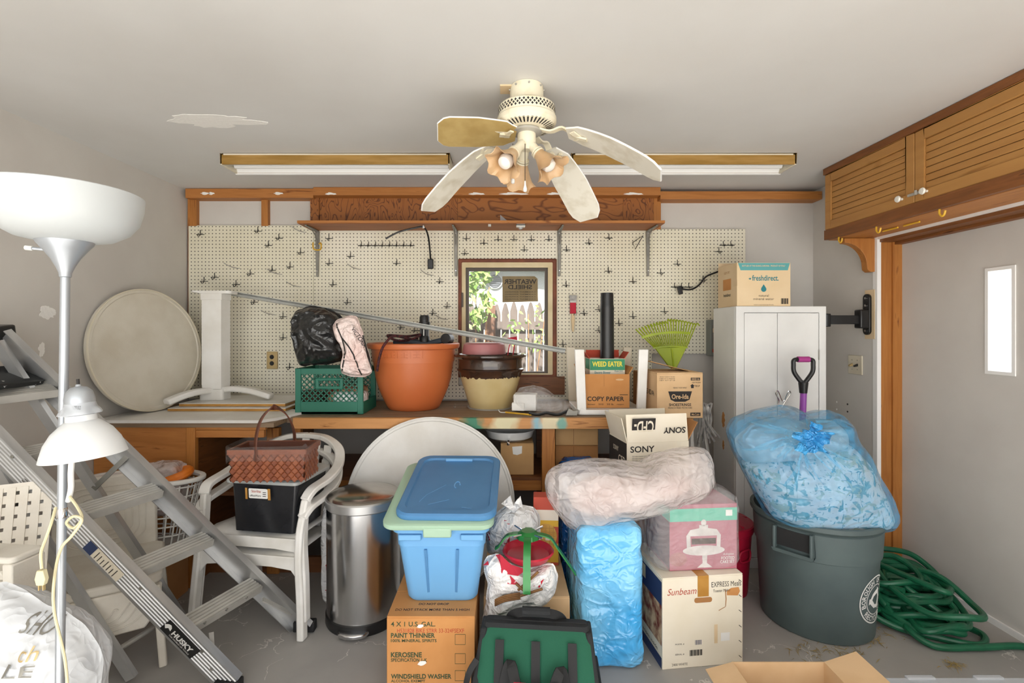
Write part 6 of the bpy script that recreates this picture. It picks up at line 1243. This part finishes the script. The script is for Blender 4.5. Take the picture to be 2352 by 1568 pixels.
# ---------------------------------------------------------------- step ladder leaning on the left wall
N0, N1 = Vector((-1.087,1.945,.02)), Vector((-2.24,1.80,1.385)); F0, F1 = Vector((-.945,2.34,.02)), Vector((-2.09,2.06,1.40))
ld = thing('step_ladder', 'aluminium step ladder with black brand sticker leaning left', 'ladder', (-1.0, 2.14, 0)); q = Vector(ld.location)
def upv(a, b): return (b-a).cross(Vector((0,1,0))).normalized()*-1
for A, B, s in ((N0,N1,-1),(F0,F1,1)):
    up = (F0-N0).cross(B-A).normalized(); up = up if up.z > 0 else -up
    h_ = .058; secn = [(-.0,-h_),(.0,h_)]
    t = (B-A).normalized(); side = t.cross(up).normalized(); o_ = -1 if side.y*s > 0 else 1   # inward sign
    pts2 = [(0,-h_),(0,-h_+.004)]
    prof = [(0,-h_)]
    for k in range(6): z = -h_+.014+k*.0165; prof += [(0,z),(-.0035*o_,z+.002),(-.0035*o_,z+.0085),(0,z+.0105)]
    prof += [(0,h_),(.03*o_,h_),(.03*o_,h_-.004),(.005*o_,h_-.004),(.005*o_,-h_+.004),(.03*o_,-h_+.004),(.03*o_,-h_)]
    rl = ob('side_rail', gext(prof, A-q, B-q, up), M['alum'], ld, smooth=0)
    ob('foot', mv(rot(gbox(-.05,.05,-.022,.022,-.018,.03),0), A-q+Vector((0,0,.0))), M['blackm'], ld, bevel=.006)
    for k in range(5):
        c = A.lerp(B, .1+.19*k)-q; ob('rivet', gtube([c+up*.038+Vector((0,-.006,0)), c+up*.038+Vector((0,.006,0))],.007,10), M['grey_metal'], rl)
    if s < 0:
        Mx = Matrix((list(-t)+[0], list(up)+[0], list((-t).cross(up))+[0], [0,0,0,1])).transposed()
        nrm = (-t).cross(up)
        def place(u, lift): return Matrix.Translation(A.lerp(B,u)-q+nrm*lift) @ Mx
        lift = .006 if nrm.y < 0 else -.006
        st_ = ob('brand_sticker', tf(([(-.085,-.037,0),(.085,-.037,0),(.085,.037,0),(-.085,.037,0)],[(0,1,2,3)]), place(.15,lift)), M['black'], rl, smooth=0, recalc=False)
        ob('lettering', tf(fit(textgeo('HUSKY',.04), .105, .03), place(.143,lift*1.25)), M['paper'], rl, smooth=0, recalc=False)
        ob('lettering', tf(mv(fit(textgeo('THE WORLD OF TOOLS',.01), .11, .008),(0,-.024,0)), place(.143,lift*1.25)), M['paper'], rl, smooth=0, recalc=False)
        ob('logo', tf(mv(([(-.018,-.002,0),(-.006,.014,0),(.004,.018,0),(.014,.008,0),(.018,-.01,0),(.004,-.004,0),(-.004,-.018,0)],[tuple(range(7))]),(-.068,.004,0)), place(.15,lift*1.25)), M['paper'], rl, smooth=0, recalc=False)
        ob('warning_label', tf(([(-.09,-.03,0),(.09,-.03,0),(.09,.03,0),(-.09,.03,0)],[(0,1,2,3)]), place(.385,lift)), M['cream'], rl, smooth=0, recalc=False)
        ob('label_corner', tf(([(-.09,-.03,0),(-.05,-.03,0),(-.05,.03,0),(-.09,.03,0)],[(0,1,2,3)]), place(.385,lift*1.2)), M['navy'], rl, smooth=0, recalc=False)
        for k in range(7): ob('label_line', tf(([(-.035+.016*k,-.025,0),(-.032+.016*k,-.025,0),(-.032+.016*k,.02-.006*(k%3),0),(-.035+.016*k,.02-.006*(k%3),0)],[(0,1,2,3)]), place(.385,lift*1.2)), M['ink'], rl, smooth=0, recalc=False)
for u in (.17,.34,.51,.68,.84):
    a, b = N0.lerp(N1,u)-q, F0.lerp(F1,u)-q; up = Vector((.35,0,.94))
    stp = ob('step', gext([(-.04,-.022),(.04,-.022),(.04,.012)]+[(.04-.008*k, .012-(.003 if k%2 else 0)) for k in range(1,10)]+[(-.04,.012)], a.lerp(b,.04), a.lerp(b,.96), up), M['alumd'], ld, smooth=0, bevel=.001)
    for w_ in (.2,.45,.7): c = a.lerp(b,w_); ob('rivet', gtube([c+Vector((.039,0,-.008)), c+Vector((.046,0,-.011))],.006,8), M['grey_metal'], stp) if u < .2 else None
for A, B in ((N0,N1),(F0,F1)):
    ob('knee_brace', gsweep([A.lerp(B,.17).lerp((N0+F0)/2,.35)-q-Vector((0,0,-.03)), A.lerp(B,.05)-q], .022, .006, (1,0,1)), M['alumd'], ld)
tc_ = (N1+F1)/2-q
ob('top_cap', tf(gbox(-.07,.07,-.19,.19,-.035,.035), Matrix.Translation(tc_+Vector((0,0,.0))) @ Matrix.Rotation(R(8),4,'X')), M['black'], ld, bevel=.008)
ob('pail_shelf', tf(gbox(-.09,.06,-.16,.16,-.012,.012), Matrix.Translation(tc_+Vector((.16,0,-.16))) @ Matrix.Rotation(R(25),4,'Y')), mat('paint_spattered_black','#1d1f20',.5,col2='#d8d8d4',nscale=55,lo=.68,hi=.72), ld, bevel=.005)
for A, B in ((N0+Vector((-.42,.05,.0)),N1+Vector((.03,.06,-.02))),(F0+Vector((-.5,-.06,.0)),F1+Vector((.03,-.06,-.02)))):
    ob('rear_rail', gext([(-.012,-.02),(.012,-.02),(.012,.02),(-.012,.02)], A-q, B-q, (1,0,.3)), M['alum'], ld, smooth=0)
ob('rear_cross_bar', gtube([N0+Vector((-.50,.05,.1))-q, F0+Vector((-.57,-.06,.1))-q],.011,8), M['alumd'], ld)
for A, B, C_ in ((N0,N1,.05),(F0,F1,-.05)): ob('spreader', gsweep([A.lerp(B,.62)-q, A.lerp(B,.62)-q+Vector((-.11,C_,-.13))], .022, .005, (0,1,0)), M['grey_metal'], ld)
# ---------------------------------------------------------------- floor lamp
LX, LY = px(150,1.18), 1.18
fl_ = thing('torchiere_lamp', 'silver torchiere floor lamp with white bowl and reading light', 'floor lamp', (LX, LY, 0))
ob('base', glathe([(0,0),(.13,0),(.132,.012),(.12,.024),(.03,.035),(.013,.05)],40), M['lampsilver'], fl_)
ob('pole', gtube([(-.018,0,.04),(-.012,0,.7),(0,0,1.566)],.0095,16), M['lampsilver'], fl_)
ob('pole_joint', glathe([(.0098,.98),(.011,.983),(.011,1.0),(.0098,1.003)],16), M['chrome'], fl_).location.x = -.008
ob('cone', glathe([(.0098,1.555),(.012,1.557),(.0125,1.566),(.018,1.58),(.028,1.60),(.043,1.622),(.054,1.636),(.056,1.641),(.052,1.643),(0,1.64)],48), M['lampsilver'], fl_)
bowl = [(0,1.640),(.055,1.641),(.095,1.65),(.126,1.669),(.145,1.695),(.154,1.73),(.156,1.758),(.153,1.76),(.15,1.756),(.148,1.73),(.139,1.698),(.121,1.674),(.09,1.656),(0,1.648)]
ob('bowl_shade', glathe(bowl,64), M['shade'], fl_)
sw = ob('switch_stem', gtube([(-.035,-.012,1.62),(-.06,-.02,1.622)],.0035,8), M['lampsilver'], fl_); ob('switch_knob', gtube([(-.06,-.02,1.622),(-.073,-.024,1.623)],.0055,8), M['white'], sw)
rc_ = P(190,1000,1.12)-Vector((LX,LY,0)); TM = Matrix.Translation(rc_) @ Matrix.Rotation(R(-5),4,'Y') @ Matrix.Scale(.77,4)
ob('reading_shade', tf(glathe([(.034,.062),(.037,.062),(.038,.045),(.046,.04),(.072,.015),(.09,-.015),(.1,-.045),(.104,-.06),(.102,-.06),(.088,-.015),(.07,.012),(.044,.037),(.034,.04)],56), TM), M['shade2'], fl_)
hd_ = ob('socket_dome', tf(glathe([(0,.152),(.006,.152),(.008,.146),(.02,.143),(.032,.13),(.0365,.11),(.037,.075),(.034,.062),(.03,.055)],36), TM), M['lampsilver'], fl_)
ob('wire_nub', tf(gtube([(0,0,.15),(0,0,.168)],.004,8), TM), M['ink'], hd_)
ob('clear_collar', tf(glathe([(.036,.098),(.0375,.098),(.04,.085),(.048,.075),(.052,.066),(.05,.064),(.044,.072),(.038,.08)],40, lambda r,z,a,i: (r*(1+(.06*sin(7*a) if i > 2 else 0)), z)), TM), M['clearplastic'], hd_)
txt(hd_, 'CAUTION MAX 60 W', tuple(TM @ Vector((.014,-.036,.09))), .03, .004, 'front', M['ink'], 0); txt(hd_, 'TYPE A BULB ONLY', tuple(TM @ Vector((.014,-.036,.084))), .03, .004, 'front', M['ink'], 0)
o_ = Vector((LX,LY,0))
ob('gooseneck', gtube(spl([P(157,1150,1.175)-o_, P(163,1120,1.165)-o_, P(163,1080,1.16)-o_, P(170,1020,1.15)-o_, TM @ Vector((0,0,.04))],6),.006,10), M['white'], fl_)
cdd = ob('power_cord', gtube(spl([P(160,1140,1.16)-o_, P(178,1165,1.15)-o_, P(188,1190,1.14)-o_, P(170,1212,1.14)-o_, P(153,1200,1.15)-o_, P(170,1185,1.13)-o_, P(188,1195,1.13)-o_, P(165,1230,1.13)-o_, P(140,1260,1.14)-o_, P(126,1320,1.14)-o_, P(124,1400,1.15)-o_, P(150,1520,1.16)-o_, P(158,1640,1.17)-o_],7),.0032,7), M['cord'], fl_)
ob('plug_lead', gtube(spl([P(128,1165,1.15)-o_, P(118,1200,1.13)-o_, P(104,1240,1.12)-o_, P(94,1270,1.11)-o_, P(96,1305,1.11)-o_],6),.0032,7), M['cord'], fl_)
ob('plug', mv(gpris([(-.007,.01),(.007,.01),(.012,-.01),(.008,-.024),(-.008,-.024),(-.012,-.01)], -.006, .006), P(96,1318,1.11)-o_), M['cord'], cdd, bevel=.002)
for s in (-1,1): ob('prong', mv(gbox(s*.005-.001,s*.005+.001,-.003,.003,-.036,-.024), P(96,1318,1.11)-o_), M['brassplate'], cdd)
# ---------------------------------------------------------------- white resin furniture pile at the left
pa = thing('contoured_patio_chair', 'aged white resin chair with ridged back under the ladder', 'chair', (-1.70, 2.05, 0), R(33))
def backg(u, v): return Vector(((u-.5)*(.40-.06*v*v), .40+.10*v, .36+.37*v))
ob('backrest', gpris([(-.2,.36),(.2,.36),(.195,.60),(.17,.70),(.12,.735),(-.12,.735),(-.17,.70),(-.195,.60)], .34, .36), M['resinold'], pa, bevel=.01)
for k in range(4):
    s = 1-.17*k; ob('back_ridge', gtube([(x*s,.338,.545+z*s*.95) for x, z in rrect(-.15,.15,-.14,.15,.06)],.0035,6,closed=True), M['resinold'], pa)
ob('seat', gloft([[(x,y,z) for x, y in rrect(-.23,.23,-.08,.35,.05)] for z in (.345,.37,.385)]), M['resinold'], pa, bevel=.01)
ob('front_apron', gpris([(-.23,.345),(.23,.345),(.22,.24),(.17,.17),(-.17,.17),(-.22,.24)], -.08, -.055), M['resinold'], pa, bevel=.008)
for k in range(4): s = 1-.2*k; ob('apron_ridge', gtube(spl([(-.2*s,-.083,.335-.02*k),(-.17*s,-.083,.25+.01*k),(-.1*s,-.083,.20+.015*k),(.1*s,-.083,.20+.015*k),(.17*s,-.083,.25+.01*k),(.2*s,-.083,.335-.02*k)],4),.003,6), M['resinold'], pa)
for sx in (-1,1):
    for y0 in (-.07,.31): ob('leg', gsweep([(sx*.21,y0,.345),(sx*.235,y0+(-.02 if y0<0 else .05),0)],.05,.03,(1,0,0)), M['resinold'], pa, bevel=.006)
    ob('arm', gsweep(spl([(sx*.225,-.06,.36),(sx*.235,-.05,.50),(sx*.235,.05,.54),(sx*.22,.34,.55)],5),.05,.02,(0,.3,1)), M['resinold'], pa, bevel=.006) if sx < 0 else None
lb = thing('lattice_patio_chair', 'white resin chair with woven lattice back at far left', 'chair', (-1.80, 1.56, 0), R(28))
lm = Matrix.Translation((0,.12,.36)) @ Matrix.Rotation(R(-14),4,'X')
W_, H_ = .42, .50; n = 12
for k in range(n+1):
    x = -W_/2+W_*k/n; z = H_*k/n
    ob('lattice_slat', tf(gbox(x-.012,x+.012,-.004,.001,0,H_), lm), M['resinold'], lb); ob('lattice_slat', tf(gbox(-W_/2,W_/2,-.001,.004,z-.0145,z+.0145), lm), M['resinold'], lb)
ob('seat', gloft([[(x,y,z) for x, y in rrect(-.23,.23,-.30,.14,.05)] for z in (.33,.36)]), M['resinold'], lb, bevel=.008)
for sx in (-1,1):
    for y0 in (-.27,.10): ob('leg', gsweep([(sx*.2,y0,.33),(sx*.22,y0,0)],.05,.03,(1,0,0)), M['resinold'], lb, bevel=.006)
lv = thing('louvred_side_table', 'small white resin table with louvred side at left edge', 'table', (-1.63, 1.56, 0), R(-6))
TB = pz(1255,1.58)
ob('top', gloft([[(x,y,z) for x, y in rrect(-.14,.14,-.05,.05,.02)] for z in (TB-.02,TB)]), M['resinold'], lv, bevel=.006)
for sx in (-1,1): ob('side_post', gpris([(sx*.14,TB-.02),(sx*.14-sx*.035,TB-.02),(sx*.15-sx*.03,0),(sx*.15,0)], -.05, .05), M['resinold'], lv, bevel=.005)
for k in range(5): ob('louvre', tf(gbox(-.108,.108,-.004,.004,-.016,.016), Matrix.Translation((0,-.045,TB-.055-.05*k)) @ Matrix.Rotation(R(25),4,'X')), M['resinold'], lv, bevel=.002)
# laundry basket
sp2 = carton('basket_stand_carton', 'plain brown carton under the white laundry basket', -1.93, 2.50, 0, .4, .2, .30, M['carddk'], tape=False)
lbk = thing('laundry_basket', 'white plastic lattice laundry basket with orange items inside', 'basket', (-1.88, 2.585, .302))
def ov(r, z, n=40): return [(r*1.25*cos(2*pi*k/n), r*.58*sin(2*pi*k/n), z) for k in range(n)]
HB = .36
for j in range(7): ob('ring', gtube(ov(.165+.06*j/6, .02+(HB-.06)*j/6),.0042,6,closed=True), M['white'], lbk)
for k in range(30):
    a = 2*pi*k/30; ob('rib', gtube([(.165*1.25*cos(a),.165*.58*sin(a),.01),(.227*1.25*cos(a),.227*.58*sin(a),HB-.03)],.0042,6), M['white'], lbk)
ob('rim', gsweep(ov(.232,HB-.01),.028,.022,(0,0,1),closed=True), M['white'], lbk, bevel=.006); ob('base', gloft([ov(.165,0),ov(.167,.012)]), M['white'], lbk)
tag(ob('orange_toy', gtube(spl([(.05,-.05,.30),(.14,-.07,.345),(.22,-.04,.375),(.2,.04,.38),(.12,.06,.37)],6),.024,10), M['orange'], loc=lbk.location), 'orange curved plastic toy on top of the laundry basket', 'toy')
tag(ob('orange_bag', grumple(-.2,-.02,-.09,.08,.14,.345,amp=.02,sc=9,e=.6,seed=81), M['orange'], loc=lbk.location, smooth=60), 'orange packet at the left inside the laundry basket', 'packet')
tag(ob('red_cloth', grumple(-.02,.07,-.1,-.02,.16,.335,amp=.02,sc=11,e=.6,seed=82), M['redfab'], loc=lbk.location, smooth=60), 'red cloth in the middle of the laundry basket', 'cloth')
tag(ob('clear_packet', grumple(.0,.16,-.02,.07,.15,.43,amp=.02,sc=9,e=.6,seed=83), M['clearbag'], loc=lbk.location, smooth=60), 'clear plastic packet poking out of the laundry basket', 'packet')
# white bag in the lower left corner
wo = [(-90,1420),(-40,1365),(10,1340),(60,1360),(110,1395),(150,1405),(190,1440),(225,1490),(232,1530),(222,1600),(225,1800),(215,1985),(-60,1985),(-85,1800)]
g = gpillow(wo, 1.31, .12, .10, c=(75,1620), amp=.016, sc=4, seed=91); wbag = tag(ob('large_white_bag', g, M['paperbag'], smooth=60), 'large crumpled white bag with grey writing, lower left corner', 'bag')
for s, x, y, w_, h_, m_ in (('SHO',35,1470,.07,.03,'grey_metal'),('ch',45,1515,.04,.03,'brassplate'),('LE',35,1548,.06,.025,'grey_metal')):
    gg = tf(fit(textgeo(s,.0), w_, h_), Matrix.Translation(P(x,y,1.2)) @ Matrix.Rotation(R(8),4,'Y') @ Matrix.Rotation(R(90),4,'X')); ob('lettering', project(gg, g, lift=.006), M[m_], wbag, smooth=0, recalc=False)
# ---------------------------------------------------------------- foreground, right
fc = open_carton('open_carton', 'open light tan carton with flaps at the bottom right edge', .975, 1.42, 0, .33, .33, .25, M['cardlt'], flaps=(('l',.1,105),('r',.12,72)))
decal(fc, E(.028,.028,20), (.165-.006,.20,.21), (R(90),0,R(-90)), M['inkred'], 'stamp'); decal(fc, E(.022,.022,20), (.165-.0065,.20,.21), (R(90),0,R(-90)), M['cardlt'], 'stamp_core'); txt(fc, '88', (.165-.007,.20,.21), .02, .024, (R(90),0,R(-90)), M['inkred'], 0)
cbn = thing('clear_bin', 'clear plastic storage bin at the bottom right corner', 'bin', (1.58, 1.50, 0))
def rb(w, d, z, r_=.05): return [(x,y,z) for x, y in rrect(-w/2,w/2,-d/2,d/2,r_)]
ob('body', gloft([rb(.58,.36,0),rb(.62,.40,.2),rb(.66,.44,.202),rb(.665,.445,.19),rb(.672,.452,.19),rb(.668,.448,.21),rb(.61,.39,.21),rb(.57,.35,.006)], True, True), M['clearplastic'], cbn, smooth=40)
for s in (-1,1): ob('latch', gbox(s*.12-.05,s*.12+.05,.215,.235,.185,.216), M['clearplastic'], cbn, bevel=.005)
